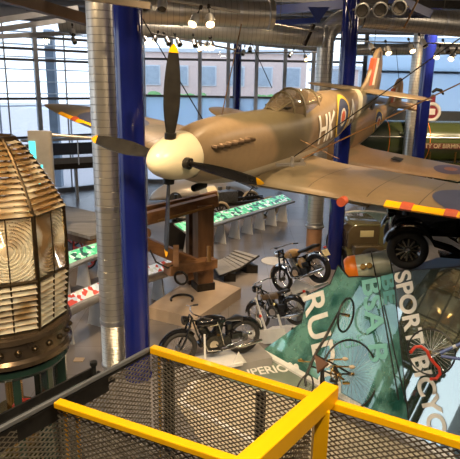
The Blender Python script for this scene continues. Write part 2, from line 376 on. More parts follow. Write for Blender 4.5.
ON = Vector((-WD.y, WD.x, 0)); ON = ON if ON.y > 0 else -ON
for k in range(6): q = CN+WD*(4+4.4*k)+ON*3; t.w('post', M().box(q+Vector((0, 0, 4)), (.45, .45, 8.5)), mat('blue_grey_steel', (.3, .36, .44), .5) if k == 0 else MATS['blue_grey_steel'], smooth=False)
for k in range(7): q = Vector((0, 0, 4.3+k*.62)); t.w('louvre_blade', M().bar(CN+WD*2+ON*2.6+q, CN+WD*28+ON*2.6+q, .5, .05), LIM, smooth=False)
hedge(-7.5, -1.5, 42.5, 'green hedge in raised planter outside, behind the upright propeller blade')
hedge(1.5, 4.2, 42.5, 'green hedge in raised planter outside, just right of the far blue column')
t = Thing('entrance_canopy', 'white sloping canopy roof outside beyond the far left windows', 'canopy', (-17, 33, 0))
cv = M(); cv.grid([[Vector((-29+i*1.4, 27+j*4+i*.9, 3.4+1.0*math.sin(i/13*PI)-j*.25)) for i in range(14)] for j in range(3)]); cv.v = cv.v+[]
t.w('roof_sheet', cv, LIM)
cp = M()
for i in range(0, 14, 3): cp.cyl((-29+i*1.4, 31+i*.9, -.25), (-29+i*1.4, 31+i*.9, 3.2+1.0*math.sin(i/13*PI)), .08, 8)
t.w('post', cp, FRM)
# ================================================================== COLUMNS AND DUCTS
def axis_pts(px, py, d, ztop=TOPZ, zb=0.):
    p = P(px, py, d=d); return Vector((p.x, p.y, zb)), Vector((p.x, p.y, ztop))
def column(px, py, d, r, label):
    a, b = axis_pts(px, py, d); t = Thing('steel_column', label, 'column', a)
    t.w('shaft', M().cyl(a, b, r, 40), BLUE); t.w('base_plate', M().cyl(a, a+Vector((0, 0, .05)), r*1.1, 32), BLUE)
    t.w('head_collar', M().cyl(b-Vector((0, 0, .25)), b, r*1.25, 32), BLUE2)
column(133, 200, 9.8, .245, 'glossy blue steel column in front, beside the silver duct and propeller')
column(338, 200, 16.8, .24, 'blue steel column standing behind the fuselage letters and tan motorcycle')
column(237, 80, 30.0, .235, 'slim far blue column in front of the glazed wall, left of the cockpit')
column(424, 100, 21.6, .25, 'blue column at right in front of the green locomotive')
def vduct(px, py, d, r, label, flare=True, ztop=TOPZ, flex=None):
    a, b = axis_pts(px, py, d, ztop); t = Thing('vertical_air_duct', label, 'air duct', a)
    z0 = .05 if flex is None else flex
    t.w('duct_tube', M().cyl(a+Vector((0, 0, z0)), b, r, 40), DUCT)
    if flex: t.w('corrugated_sleeve', M().tube([a+Vector((0, 0, .05+k*(flex-.05)/60)) for k in range(61)], [r*(.97+.04*(k % 2)) for k in range(61)], 36), FLEX)
    t.w('joint_band', M().cyl(a+Vector((0, 0, z0-.04)), a+Vector((0, 0, z0+.05)), r*1.06, 36), ALU)
    t.w('joint_band', M().cyl(a+Vector((0, 0, 3.3)), a+Vector((0, 0, 3.36)), r*1.04, 36), ALU)
    t.w('floor_ring', M().cyl(a, a+Vector((0, 0, .06)), r*1.08, 36), ALU)
    return t
vduct(106.5, 150, 10.0, .255, 'tall silver spiral duct standing left of the front blue column', flex=1.0)
vduct(411, 130, 25.2, .29, 'silver duct between the far fighter tail and the right blue column')
# duct under and behind the port wing with elbow into the ceiling run
a, b = axis_pts(317.5, 180, 18.5, 7.0); t = Thing('vertical_air_duct', 'silver duct rising behind the cockpit, elbowed at top into the ceiling duct', 'air duct', a)
t.w('duct_tube', M().cyl(a+Vector((0, 0, .9)), b, .27, 40), DUCT); t.w('base_band', M().lathe([(.27, .8), (.33, .84), (.33, .9), (.29, .93), (.29, 1.02), (.27, 1.03)], a, seg=36), ALU)
t.w('brown_base', M().cyl(a, a+Vector((0, 0, .86)), .27, 36), mat('brown_base_colour', (.4, .22, .12), .35))  # foot of the duct below the band drawn brown
el = M().tube([b+Vector((1.1*(1-math.cos(k*PI/24)), 0, .55*0+.75*math.sin(k*PI/24))) for k in range(13)], .3, 32); t.w('elbow', el, DUCT)
ELB = b+Vector((1.1, 0, .75))
def hduct(p0, p1, r, label, bands=3, capend=True):
    p0 = Vector(p0); p1 = Vector(p1); x, y, d = basis(p1-p0); mt_ = Matrix((x, y, d)).transposed().to_4x4(); mt_.translation = p0; L_ = (p1-p0).length
    t = Thing('ceiling_air_duct', label, 'air duct', mtx=mt_)
    t.l('duct_tube', M().cyl((0, 0, 0), (0, 0, L_), r, 36), DUCT)
    for k in range(bands): z = L_*(k+.5)/bands; t.l('joint_band', M().cyl((0, 0, z-.04), (0, 0, z+.04), r*1.05, 32), ALU)
    hg = M()
    for k in range(3):
        z = L_*(k+.5)/3; w = p0+d*z; q = mt_.inverted() @ Vector((w.x, w.y, TOPZ)); hg.cyl((0, 0, z), q, .012, 6)
    t.l('hanger_rod', hg, DST)
    if capend: t.l('end_collar', M().lathe([(r, L_-.02), (r*1.1, L_), (r*1.1, L_+.12), (r*.7, L_+.14), (.02, L_+.1)], seg=32), DUCT)
    return t
hduct(P(90, 8, d=12), P(268, 15, d=12.6), .30, 'big silver ceiling duct ending above the propeller, nearest of the overhead ducts')
hduct(P(60, 22, d=16.5), P(322, 37, d=17.2), .31, 'second ceiling duct running behind the biggest one towards the elbow')
hduct(ELB, P(520, 30, d=17.8), .38, 'wide ceiling duct running right above the two tail fins', capend=False)
hduct(P(345, 50, d=25), P(520, 48, d=25), .26, 'thin far ceiling duct under the wide one at right', capend=False)
hduct(P(215, 36, d=24), P(318, 46, d=24), .25, 'far short ceiling duct in front of the window heads')
# ceiling steelwork
def beam(p0, p1, w, h, m_, label, name='ceiling_beam', cat='beam'):
    return one(name, M().bar(p0, p1, w, h), m_, label, cat, smooth=False)
TIM = mat('brown_laminated_beam', (.19, .13, .085), .5)
beam(P(-10, -8, d=11), P(98, 23, d=13), .22, .24, TIM, 'brown ceiling beam at top left above the lighthouse lens')
FINM = mat('pale_louvre', (.55, .56, .58), .5)
for i, (q, lb) in enumerate([(((-12, 22, 13), (77, 8, 15)), 'upper'), (((-12, 31, 14), (64, 20, 16)), 'middle'), (((-12, 37, 16), (90, 32, 18)), 'lowest')]):
    beam(P(q[0][0], q[0][1], d=q[0][2]), P(q[1][0], q[1][1], d=q[1][2]), .10, .14, FINM, lb+' of three pale louvre blades at the top left under the ceiling', 'louvre_blade', 'louvre')
beam(P(60, -7, d=7.5), P(150, 6, d=7.8), .09, .09, mat('tan_lighting_bar', (.5, .38, .24), .4), 'tan lighting bar crossing the tops of the front duct and blue column', 'lighting_bar', 'bar')
beam(P(225, 14, d=19), P(350, 4, d=16), .2, .26, BLUE2, 'blue roof beam running left from the middle blue column head')
beam(P(392, -2, d=15), P(455, 26, d=19), .2, .26, BLUE2, 'blue sloping roof beam above the wide right duct')
beam(P(345, 2, d=17), P(480, 6, d=18), .2, .25, DST, 'dark roof beam running right from the middle blue column')
beam(P(235, 26, d=17), P(320, 20, d=17), .12, .16, BLUE2, 'thin blue tie above the far ducts beside the gusset')
t = Thing('roof_gusset', 'blue triangular roof gusset with dark hanger just left of the middle column', 'gusset', P(318, 18, d=16))
g0 = P(318, 20, d=16); t.w('gusset_plate', M().prism([g0+Vector((-.32, 0, .36)), g0+Vector((.32, 0, .36)), g0+Vector((0, 0, -.1))], (0, .04, 0)), BLUE2, smooth=False)
t.w('hanger', M().cyl(g0+Vector((-.1, .1, -.1)), g0+Vector((-.35, .2, -.7)), .07, 10), DST)
for k, (x0, y0, x1, y1, d) in enumerate([(150, 33, 236, 50, 15), (232, 53, 335, 52, 19), (345, 41, 462, 44, 20), (150, -3, 240, 12, 9.2), (350, -4, 420, -6, 8.9), (250, 20, 318, 32, 15)]):
    one('track_rail', M().cyl(P(x0, y0, d=d), P(x1, y1, d=d+.4), .025, 8), mat('track_rail_grey', (.3, .29, .28), .4, .5) if k == 0 else MATS['track_rail_grey'],
        ['lighting track above the propeller tip', 'long lighting track across the far glazing at window-head height', 'lighting track under the wide right duct', 'lighting track near the top edge over the big duct', 'lighting track at the top edge carrying three ring lamps', 'lighting track left of the blue gusset'][k], 'lighting track')
# spotlights
def make_spot(label, warm=True):
    t = Thing('spotlight', label, 'spotlight')
    h = M().lathe([(.005, .17), (.07, .165), (.085, .12), (.085, -.06), (.095, -.10), (.088, -.105), (.08, -.06)], seg=20)
    t.l('housing', h, ALU)
    t.l('lens', M().lathe([(.001, -.075), (.08, -.07)], seg=20), BULB if warm else BULBD)
    t.l('yoke', M().tube([(.105*math.cos(a), 0, .02+.16*math.sin(a)) for a in [PI*k/12 for k in range(13)]], .009, 6), ALU)
    t.l('stem', M().cyl((0, 0, .17), (0, 0, .40), .014, 8).lathe([(.001, .40), (.04, .40), (.04, .46), (.001, .46)], seg=14), DST)
    return t
def ring_spot(label):
    t = Thing('ring_spotlight', label, 'spotlight')
    t.l('housing', M().lathe([(.01, .14), (.07, .13), (.11, .05), (.12, -.07), (.10, -.075), (.095, 0)], seg=24), ALU)
    t.l('lens', M().lathe([(.001, -.03), (.09, -.05)], seg=24), BULBD)
    t.l('yoke_ring', M().tube([(.15*math.cos(a), 0, .15*math.sin(a)) for a in [-.3+(PI+.6)*k/20 for k in range(21)]], .012, 6), CHR)
    t.l('stem', M().cyl((0, 0, .15), (0, 0, .42), .014, 8), DST)
    return t
sp1 = make_spot('x', True); sp2 = make_spot('x', False); sp3 = ring_spot('x')
spots = [(145, 5, 8, 2, 'leftmost grey spotlight at the top edge beside the front blue column'), (162, 6, 8, 2, 'second grey spotlight at the top edge beside the front blue column'),
 (194, 21, 9, 1, 'lit spotlight tilted left below the big duct'), (210, 21, 9, 1, 'lit spotlight tilted right below the big duct'),
 (146, 41, 14, 1, 'lit lamp nearest to the front blue column on the track above the propeller'), (154, 41, 14, 1, 'lit lamp second from the front blue column on the track'),
 (168, 42, 14, 2, 'unlit lamp just left of the yellow propeller tip'), (179, 43, 14, 2, 'unlit lamp just right of the yellow propeller tip'),
 (195, 44, 14.5, 2, 'unlit lamp on the track, first of four right of the propeller tip'), (199, 47, 15, 1, 'lit lamp on the track, second of four right of the propeller tip'), (206, 46, 15, 1, 'lit lamp on the track, third of four right of the propeller tip'), (212, 46, 15, 1, 'lit lamp on the track, last of four right of the propeller tip'),
 (243, 53, 19, 2, 'tiny far lamp just right of the far blue column'), (250, 50, 19, 2, 'larger far lamp at the window heads right of the far blue column'), (290, 55, 19, 2, 'far lamp on the long track above the cockpit'), (306, 58, 19, 1, 'lit far lamp on the long track just left of the elbowed duct'),
 (362, 10, 8.7, 3, 'left ring-mounted lamp of three at the top right edge'), (380, 9, 8.7, 3, 'middle ring-mounted lamp of three at the top right edge'), (399, 7, 8.7, 3, 'right ring-mounted lamp of three at the top right edge'),
 (372, 48, 14, 2, 'unlit lamp left of the near tail fin tip'), (388, 51, 14, 1, 'lit lamp right beside the near tail fin tip'), (412, 49, 14, 1, 'lit lamp in front of the right silver duct'), (437, 55, 14, 1, 'lit lamp right of the right blue column'), (447, 50, 14, 2, 'unlit lamp right of the right blue column'), (452, 57, 14, 1, 'lit lamp nearest to the right edge'),
 (424, 44, 14, 2, 'unlit lamp at the head of the right blue column'), (73, 33, 16, 2, 'upper of two small hanging lamps before the left windows'), (74, 41, 16, 2, 'lower of two small hanging lamps before the left windows')]
rr = random.Random(5); seen = set()
for (x, y, d, k, lb) in spots:
    src = {1: sp1, 2: sp2, 3: sp3}[k]; p = P(x, y, d=d)
    tilt = Euler((rr.uniform(-.7, -.2) if k != 3 else -.9, rr.uniform(-.5, .5), rr.uniform(-.6, .6))).to_matrix().to_4x4()
    if k == 3: tilt = (p-Vector((p.x*.35, 0, 4.2))).to_track_quat('Z', 'Y').to_matrix().to_4x4()
    if k < 3: tilt = -((EYE-p).normalized()*.75+Vector((rr.uniform(-.5, .5), 0, -.75))); tilt = tilt.to_track_quat('Z', 'Y').to_matrix().to_4x4()
    mm = Matrix.Translation(p) @ tilt @ Matrix.Scale(.8 if k != 3 else 1, 4)
    if k not in seen: seen.add(k); src.o.matrix_world = mm; src.o['label'] = lb; src.o['group'] = 'ceiling spotlights'
    else: dup(src.o, mm, lb, 'ceiling spotlights')
# ================================================================== AIRCRAFT
RBLUE2 = mat('faded_roundel_blue', (.09, .075, .12), .5); RRED2 = mat('faded_roundel_red', (.30, .13, .08), .5)
def body_matrix(x, y, z, yaw, pit, rol):
    a = Vector((math.sin(yaw)*math.cos(pit), math.cos(yaw)*math.cos(pit), math.sin(pit))); h = Vector((math.cos(yaw), -math.sin(yaw), 0)); u = h.cross(a)
    h2 = h*math.cos(rol)+u*math.sin(rol); u2 = u*math.cos(rol)-h*math.sin(rol)
    mm = Matrix((a, h2, u2)).transposed().to_4x4(); mm.translation = Vector((x, y, z+H)); return mm
def interp(tab, x):
    if x <= tab[0][0]: return tab[0][1:]
    for i in range(len(tab)-1):
        if x <= tab[i+1][0]:
            t = (x-tab[i][0])/(tab[i+1][0]-tab[i][0]); p0 = tab[max(i-1, 0)]; p1 = tab[i]; p2 = tab[i+1]; p3 = tab[min(i+2, len(tab)-1)]
            out = []
            for k in range(1, len(p1)):
                m1 = (p2[k]-p0[k])/max(1e-6, p2[0]-p0[0])*(p2[0]-p1[0]); m2 = (p3[k]-p1[k])/max(1e-6, p3[0]-p1[0])*(p2[0]-p1[0])
                out.append((2*t**3-3*t*t+1)*p1[k]+(t**3-2*t*t+t)*m1+(-2*t**3+3*t*t)*p2[k]+(t**3-t*t)*m2)
            return tuple(out)
    return tab[-1][1:]
NE = 2.35
class Fus:
    def __init__(s, tab): s.t = tab
    def pt(s, x, a, off=0.):
        hw, zt, zb = interp(s.t, x); hh = (zt-zb)/2; zc = (zt+zb)/2; sx = math.sin(a); cx = math.cos(a)
        return Vector((x, (hw+off)*math.copysign(abs(sx)**(2/NE), sx), zc+(hh+off)*math.copysign(abs(cx)**(2/NE), cx)))
    def side(s, x, z, off=.006):
        hw, zt, zb = interp(s.t, x); hh = (zt-zb)/2; zc = (zt+zb)/2; q = min(.999, abs(z-zc)/hh)
        return Vector((x, hw*(1-q**NE)**(1/NE)+off, z))
    def loft(s, x0, x1, n=50, seg=40, off=0., a0=0, a1=2*PI):
        return M().grid([[s.pt(x0+(x1-x0)*i/n, a0+(a1-a0)*k/seg, off) for k in range(seg+1)] for i in range(n+1)])
    def stroke(s, mb, x0, z0, x1, z1, w, off=.007, sgn=1):
        d = Vector((x1-x0, z1-z0)); L = d.length; d /= L; n = Vector((-d.y, d.x))*w/2; k = max(2, int(L/.05)); rows = []
        for i in range(k+1):
            q = Vector((x0, z0))+d*L*i/k; r = []
            for j in range(4):
                e = q+n*(j/1.5-1); v = s.side(e.x, e.y, off); v.y *= sgn; r.append(v)
            rows.append(r)
        mb.grid(rows)
    def disc(s, mb, xc, zc, r0, r1, off, sgn=1, sq=1.):
        rows = []
        for i in range(5):
            r = r0+(r1-r0)*i/4; row = []
            for k in range(41):
                v = s.side(xc+r*math.cos(2*PI*k/40), zc+r*math.sin(2*PI*k/40)*sq, off); v.y *= sgn; row.append(v)
            rows.append(row)
        mb.grid(rows)
AF = [(0, 0), (.012, .16), (.04, .29), (.1, .43), (.2, .49), (.32, .5), (.5, .43), (.7, .28), (.88, .12), (1, .01)]
class Wing:
    def __init__(s, span, chord, lefun, zfun, th, fillet=.0): s.span = span; s.c = chord; s.le = lefun; s.z = zfun; s.th = th; s.fl = fillet
    def sec(s, y, off=0.):
        c = s.c(y); le = s.le(y); z = s.z(y); th = s.th(y)*c; f = s.fl*max(0, 1-(y-.3)/.95)**2
        up = [Vector((le+u*c, y, z+t*th+f*u*(1.1-.2*u)+off)) for u, t in AF]; lo = [Vector((le+u*c, y, z-t*th*.75-off)) for u, t in AF]
        return up, lo
    def top(s, x, y, off):
        c = s.c(y); u = min(.999, max(0, (x-s.le(y))/c)); th = s.th(y)*c; f = s.fl*max(0, 1-(y-.3)/.95)**2
        for i in range(len(AF)-1):
            if u <= AF[i+1][0]: t = AF[i][1]+(AF[i+1][1]-AF[i][1])*(u-AF[i][0])/(AF[i+1][0]-AF[i][0]); break
        return Vector((x, y, s.z(y)+t*th+f*u*(1.1-.2*u)+off))
    def mesh(s, sg, y0=.2, n=34):
        rows = []
        for i in range(n+1):
            q = i/n; y = y0+(s.span-y0)*math.sin(q*PI/2)
            up, lo = s.sec(min(y, s.span-.004)); r = up[::-1]+lo[1:]
            rows.append([Vector((v.x, v.y*sg, v.z)) for v in r])
        rows.append([Vector((rows[-1][0].x*.5+rows[-1][9].x*.5, s.span*sg, s.z(s.span)))]*len(rows[-1]))
        return M().grid(rows)
    def le_strip(s, sg, y0, y1, w=.05, off=.006):
        rows = []
        for i in range(25):
            y = y0+(y1-y0)*i/24; up, lo = s.sec(y, off); c = s.c(y)
            r = [s.top(s.le(y)+w*q, y, off) for q in (2.0, 1.2, .6, .25)]+[Vector((s.le(y)-off, y, s.z(y)))]
            r += [Vector((s.le(y)+w*q, y, s.z(y)-s.th(y)*c*t*.75-off)) for q, t in ((.25, .12), (.6, .2), (1.2, .27), (2.0, .33))]
            rows.append([Vector((v.x, v.y*sg, v.z)) for v in r])
        return M().grid(rows)
    def disc(s, xc, yc, r0, r1, off, sg):
        rows = []
        for i in range(6):
            r = r0+(r1-r0)*i/5; rows.append([s.top(xc+r*math.cos(2*PI*k/40), yc+r*math.sin(2*PI*k/40), off) for k in range(41)])
        return M().grid([[Vector((v.x, v.y*sg, v.z)) for v in r] for r in rows])
def blade_mesh(R, wmax, beta0, sgn=1, tip=False, x0=0.):
    rows = []; n = 26
    for i in range(n+1):
        q = i/n; r = .14+(R-.14)*q
        w = wmax*(.32+.68*math.sin(min(1, q/.5)*PI/2)**1.5) if q < .5 else wmax*(1-.62*((q-.5)/.5)**2.2)
        if q > .93: w *= math.sqrt(max(.02, 1-((q-.93)/.072)**2))
        th = w*(.5-.42*min(1, q*2.2)) if q < .4 else w*.07
        b = beta0+math.radians(24)*(1-q)-math.radians(6)
        row = []
        for k in range(17):
            a = 2*PI*k/16; u = math.cos(a)*w/2; v = math.sin(a)*th/2
            row.append(Vector((x0+u*math.sin(b)+v*math.cos(b), u*math.cos(b)-v*math.sin(b), r)))
        rows.append(row)
    k = int(n*.925)
    return M().grid(rows[:k+1]), M().grid(rows[k:]+[[Vector((x0, 0, R))]*17])
def aircraft(name, label, mtx, F_, W, camo_, camow, prop, spin, tail, canopy, marks):
    t = Thing(name, label, 'aircraft', mtx=mtx); fz = F_
    xs0 = fz.t[0][0]; xs1 = fz.t[-1][0]
    f = t.l('fuselage', fz.loft(xs0, xs1, 70, 44), camo_)
    # spinner and blades
    R0, Ls = spin; prof = [(R0*math.sqrt(max(0, 1-(1-q)**1.75)), Ls*q) for q in [k/16 for k in range(17)]]+[(R0*.97, Ls+.03), (.02, Ls+.03)]
    s_ = t.l('spinner', M().lathe(prof, axis=(1, 0, 0), seg=36), CREAM if marks == 1 else BLK)
    nb, Rp, wp, ang, xh = prop
    for k in range(nb):
        b_, tp = blade_mesh(Rp, wp, math.radians(30)); rot = Matrix.Rotation(-(ang+k*2*PI/nb), 4, 'X'); off = Matrix.Translation((xh, 0, 0))
        # blade root ring
        o = t.l('propeller_blade', b_.xf(off @ rot), PROPB); t.l('blade_tip', tp.xf(off @ rot), YEL, o, label='yellow blade tip')
        t.l('root_cuff', M().lathe([(.075, .22 if R0 > .3 else .15), (.085, R0*.86), (.085, R0*1.04), (.05, R0*1.06)], axis=(0, 0, 1), seg=16).xf(off @ rot), BLK, o)
    # wings
    for sg, nm in ((1, 'port_wing'), (-1, 'starboard_wing')):
        wo = t.l('wing', W.mesh(sg), camow)
        if marks == 1:
            t.l('leading_edge_stripe', W.le_strip(sg, 2.62, 5.1), YEL, wo, label='yellow leading edge stripe')
            for yy in ((2.86, 3.04), (3.5, 3.68), (4.42, 4.6)): t.l('gun_port_patch', W.le_strip(sg, yy[0], yy[1], .065, .012), REDT, wo, label='red taped gun port patch')
            t.l('cannon_stub', M().cyl((W.le(2.0)+.1, 2.0*sg, W.z(2)), (W.le(2.0)-.16, 2.0*sg, W.z(2)), .06, 14), camow, wo)
            t.l('muzzle_cover', M().cyl((W.le(2.0)-.05, 2.0*sg, W.z(2)), (W.le(2.0)-.19, 2.0*sg, W.z(2)), .075, 14), REDT, wo, label='red muzzle cover')
            t.l('radiator', M().box((4.0, 1.75*sg, W.z(1.75)-.26), (1.1, .7, .22)), camow, wo, smooth=False, bevel=.03)
            t.l('roundel_outer', W.disc(3.35, 3.95, 0, .80, .006, sg), RBLUE, wo, label='dark blue roundel ring'); t.l('roundel_centre', W.disc(3.35, 3.95, 0, .33, .011, sg), RRED, wo, label='red roundel centre')
            pl = M()
            for yy in (1.3, 2.3, 3.1): pl.add([W.top(W.le(yy)+.1+k*.1, yy+dy, .004)*1 for k in range(int(W.c(yy)*9)) for dy in (0, .012)], [(2*k, 2*k+2, 2*k+3, 2*k+1) for k in range(int(W.c(yy)*9)-1)])
            for v in pl.v: v.y *= sg
            t.l('panel_line', pl, DST, wo)
        else:
            t.l('roundel_outer', W.disc(3.7, 4.45, 0, .55, .006, sg), RBLUE2, wo, label='dark blue roundel ring'); t.l('roundel_centre', W.disc(3.7, 4.45, 0, .22, .011, sg), RRED2, wo, label='red roundel centre')
            t.l('landing_lamp', M().box((W.le(2.6)+.9, 2.6*sg, W.z(2.6)+.19), (.3, .35, .02)), BLK, wo, smooth=False)
    # tail
    (finp, rudp, th, st) = tail
    def slab(pts, th, taper=1.):
        mb = M(); n = len(pts); cx = sum(p[0] for p in pts)/n
        ins = [(p[0]+(cx-p[0])*.12, p[1]*.97+.0) for p in pts]
        mb.add([Vector((p[0], 0, p[1])) for p in pts]+[Vector((p[0], th, p[1])) for p in ins]+[Vector((p[0], -th, p[1])) for p in ins],
               [(i, (i+1) % n, n+(i+1) % n, n+i) for i in range(n)]+[((i+1) % n, i, 2*n+i, 2*n+(i+1) % n) for i in range(n)]+[tuple(range(n, 2*n)), tuple(range(2*n, 3*n))[::-1]]); return mb
    fin = t.l('tail_fin', slab(finp, th), camo_)
    t.l('rudder', slab(rudp, th*.8), camo_)
    x0, x1, x2, za, zb2, lean = marks_fin[marks]
    t.l('fin_flash', M().prism([(x0, -th-.004, za), (x1, -th-.004, za), (x1+lean, -th-.004, zb2), (x0+lean, -th-.004, zb2)], (0, 2*th+.008, 0)), RRED, fin, smooth=False, label='red fin flash')
    t.l('fin_flash', M().prism([(x1, -th-.004, za), (x2, -th-.004, za), (x2+lean, -th-.004, zb2), (x1+lean, -th-.004, zb2)], (0, 2*th+.008, 0)), RWHT, fin, smooth=False, label='white fin flash')
    sx, sz, span, ch = st
    SW = Wing(span, lambda y: ch*math.sqrt(max(.01, 1-(y/(span*1.03))**2.6)), lambda y: sx+.28*(1-math.sqrt(max(.0, 1-(y/span)**2)))*ch*.9, lambda y: sz, lambda y: .09)
    for sg in (1, -1): t.l('tailplane', SW.mesh(sg, .05, 20), camow)
    # canopy
    (cx0, cpk, cx1, zs, zp, ze, hw) = canopy
    def carch(x):
        q = (x-cx0)/(cpk-cx0) if x < cpk else None
        z = (zs+(zp-zs)*math.sin(q*PI/2)) if q is not None else (zp+(ze-zp)*((x-cpk)/(cx1-cpk))**1.7)
        w = hw*(min(1, .45+.55*((x-cx0)/(cpk-cx0)))) if x < cpk else hw*(1-.25*((x-cpk)/(cx1-cpk)))
        return z, w
    sill = interp(fz.t, cpk)[1]-.26
    def arch(x, off=0., n=16):
        z, w = carch(x); return [Vector((x, (w+off)*math.sin(a), sill+(z+off-sill)*max(0, math.cos(a))**.8)) for a in [(-PI/2)+PI*k/n for k in range(n+1)]]
    xs = [cx0+(cx1-cx0)*i/26 for i in range(27)]
    t.l('cockpit_floor', M().box(((cx0+cx1)/2, 0, sill+.28), ((cx1-cx0)*.75, hw*1.3, .03)), BLK, smooth=False)
    cn = t.l('canopy', M().grid([arch(x) for x in xs]), CANG)
    frb = M()
    for x in (cx0+.03, cx0+(cpk-cx0)*.62, cpk+.02, cpk+(cx1-cpk)*.62): frb.tube(arch(x, .012), .022, 6)
    for k in (0, 16): frb.tube([arch(x, .01)[k] for x in xs], .02, 6)
    frb.tube([arch(x, .012)[4] for x in xs[:8]], .02, 6).tube([arch(x, .012)[12] for x in xs[:8]], .02, 6)
    t.l('canopy_frame', frb, camo_, cn)
    t.l('headrest', M().box((cpk+.55, 0, sill+.38), (.08, .25, .22)), LEA, smooth=False, bevel=.02); t.l('gunsight', M().box((cx0+.42, 0, sill+.33), (.08, .1, .1)), BLK, smooth=False)
    return t, f
PROPB = mat('black_propeller', (.018, .017, .016), .26, 0, (.03, .028, .024), 6, coat=.15)
marks_fin = {1: (8.52, 8.74, 8.92, .50, 1.18, .10), 2: (8.35, 8.6, 8.78, .35, .95, .10)}
# ---- near fighter
FS = Fus([(.74, .34, .33, -.35), (.95, .38, .40, -.46), (1.5, .42, .46, -.60), (2.2, .45, .455, -.70), (2.9, .47, .43, -.76), (3.5, .49, .41, -.80), (4.3, .49, .43, -.80), (5.0, .47, .49, -.74), (5.5, .45, .56, -.69), (6.2, .39, .55, -.57), (7.2, .28, .50, -.38), (8.2, .17, .43, -.20), (9.0, .08, .38, -.08), (9.25, .03, .34, -.02)])
EW = Wing(5.9, lambda y: 2.5*math.sqrt(max(.004, 1-(y/5.92)**2)), lambda y: 3.1-.27*2.5*math.sqrt(max(.004, 1-(y/5.92)**2)), lambda y: -.745+.072*(y-.5), lambda y: .125-.011*y, .10)
m1 = body_matrix(-1.1197, 7.5091, -1.0891, math.radians(32.635), math.radians(4.133), math.radians(-6.571))
finS = [(8.0, .44), (8.35, .62), (8.6, .95), (8.78, 1.28), (8.92, 1.42), (9.05, 1.44), (9.05, .2), (8.2, .3)]
rudS = [(9.07, 1.43), (9.2, 1.36), (9.38, 1.05), (9.5, .65), (9.5, .3), (9.4, -.02), (9.2, -.2), (9.07, -.15)]
near, fus1 = aircraft('fighter_aircraft', 'large camouflaged fighter aircraft with letters HK A and cream spinner hanging in the middle', m1, FS, EW, CAMO, CAMOW,
    (4, 1.58, .235, math.radians(.29), .42), (.36, .76), (finS, rudS, .05, (8.15, .36, 1.66, 1.12)), (3.3, 4.1, 5.4, .41, .73, .56, .36), 1)
for sgn in (1, -1):
    mb = M()
    for k in range(6):
        x = .98+k*.175; y = FS.side(x, .15, 0).y; mb.tube([(x, (y-.02)*sgn, .15), (x+.03, (y+.045)*sgn, .145), (x+.14, (y+.085)*sgn, .135)], [.034, .036, .03], 8)
    near.l('exhaust_stub', mb, mat('burnt_exhaust_steel', (.12, .08, .05), .45, .8) if sgn == 1 else MATS['burnt_exhaust_steel'], label='row of burnt exhaust stubs')
near.l('air_intake', M().lathe([(.03, .02), (.052, 0), (.06, .03), (.06, .3), (.02, .34)], (1.05, 0, -.60), (1, 0, 0), 18), BLK)
# roundel, letters and sky band
def fuslet(sgn):
    o = None
    for nm, r0, r1, off, mt_, lb in (('roundel_ring', .40, .475, .022, RYEL, 'yellow roundel ring'), ('roundel_ring', .20, .40, .022, RBLUE, 'blue roundel ring'), ('roundel_ring', .14, .20, .022, RWHT, 'white roundel ring'), ('roundel_centre', .001, .14, .022, RRED, 'red roundel centre')):
        mb = M(); FS.disc(mb, 6.02, .03, r0, r1, off, sgn); near.l(nm, mb, mt_, fus1, label=lb)
    s_ = 1
    def let(segs, lb):
        mb = M()
        for q in segs: FS.stroke(mb, q[0], q[1], q[2], q[3], .085, .022, sgn)
        near.l('code_letter', mb, BONE, fus1, label=lb)
    if sgn == 1:
        let([(4.66, -.36, 4.66, .22), (4.98, -.36, 4.98, .22), (4.66, -.06, 4.98, -.06)], 'white letter H'); let([(5.14, -.36, 5.14, .24), (5.15, -.06, 5.40, .24), (5.18, -.02, 5.42, -.34)], 'white letter K'); let([(6.58, -.24, 6.78, .34), (6.78, .34, 6.98, -.22), (6.64, -.06, 6.92, -.06)], 'white letter A')
    else:
        let([(4.93, -.28, 4.93, .32), (5.22, -.28, 5.22, .32), (4.93, .02, 5.22, .02)], 'white letter H'); let([(5.62, -.28, 5.62, .32), (5.61, 0, 5.4, .32), (5.57, .04, 5.37, -.28)], 'white letter K')
fuslet(1); fuslet(-1)
near.l('tail_band', FS.loft(7.35, 7.75, 6, 44, .006), SKYB, fus1, label='pale band round rear fuselage')
bk = M().bar((2.75, .55, -.42), (3.1, .95, -.38), .05, .05).bar((2.8, .85, -.38), (3.05, .7, -.40), .04, .05).cyl((2.9, .78, -.42), (2.9, .78, -.25), .035, 10).cyl((3.05, .9, -.4), (3.05, .9, -.28), .03, 10)
near.l('lifting_bracket', bk, ALU, label='bright lifting bracket on wing root', smooth=False)
# ---- far fighter
FH = Fus([(.5, .36, .36, -.40), (.9, .42, .46, -.55), (1.6, .46, .56, -.68), (2.6, .50, .6, -.78), (3.6, .52, .62, -.82), (4.6, .52, .72, -.80), (5.4, .48, .75, -.74), (6.4, .42, .62, -.58), (7.4, .30, .48, -.38), (8.4, .16, .36, -.2), (9.2, .06, .28, -.06)])
HW = Wing(6.1, lambda y: (2.5-.21*y)*math.sqrt(max(.004, 1-max(0, (y-4.9)/1.21)**2)), lambda y: 2.5+.07*y+.5*(1-math.sqrt(max(0, 1-max(0, (y-4.9)/1.21)**2))), lambda y: -.64+.11*y, lambda y: .15-.012*y, .15)
m2 = body_matrix(1.6404, 18.181, -2.5954, math.radians(39.60), math.radians(10.774), math.radians(-8.75))
finH = [(8.1, .38), (8.45, .75), (8.75, 1.15), (8.95, 1.3), (9.1, 1.32), (9.1, .1), (8.3, .25)]
rudH = [(9.12, 1.32), (9.3, 1.28), (9.5, 1.0), (9.62, .6), (9.6, .2), (9.4, -.1), (9.12, -.15)]
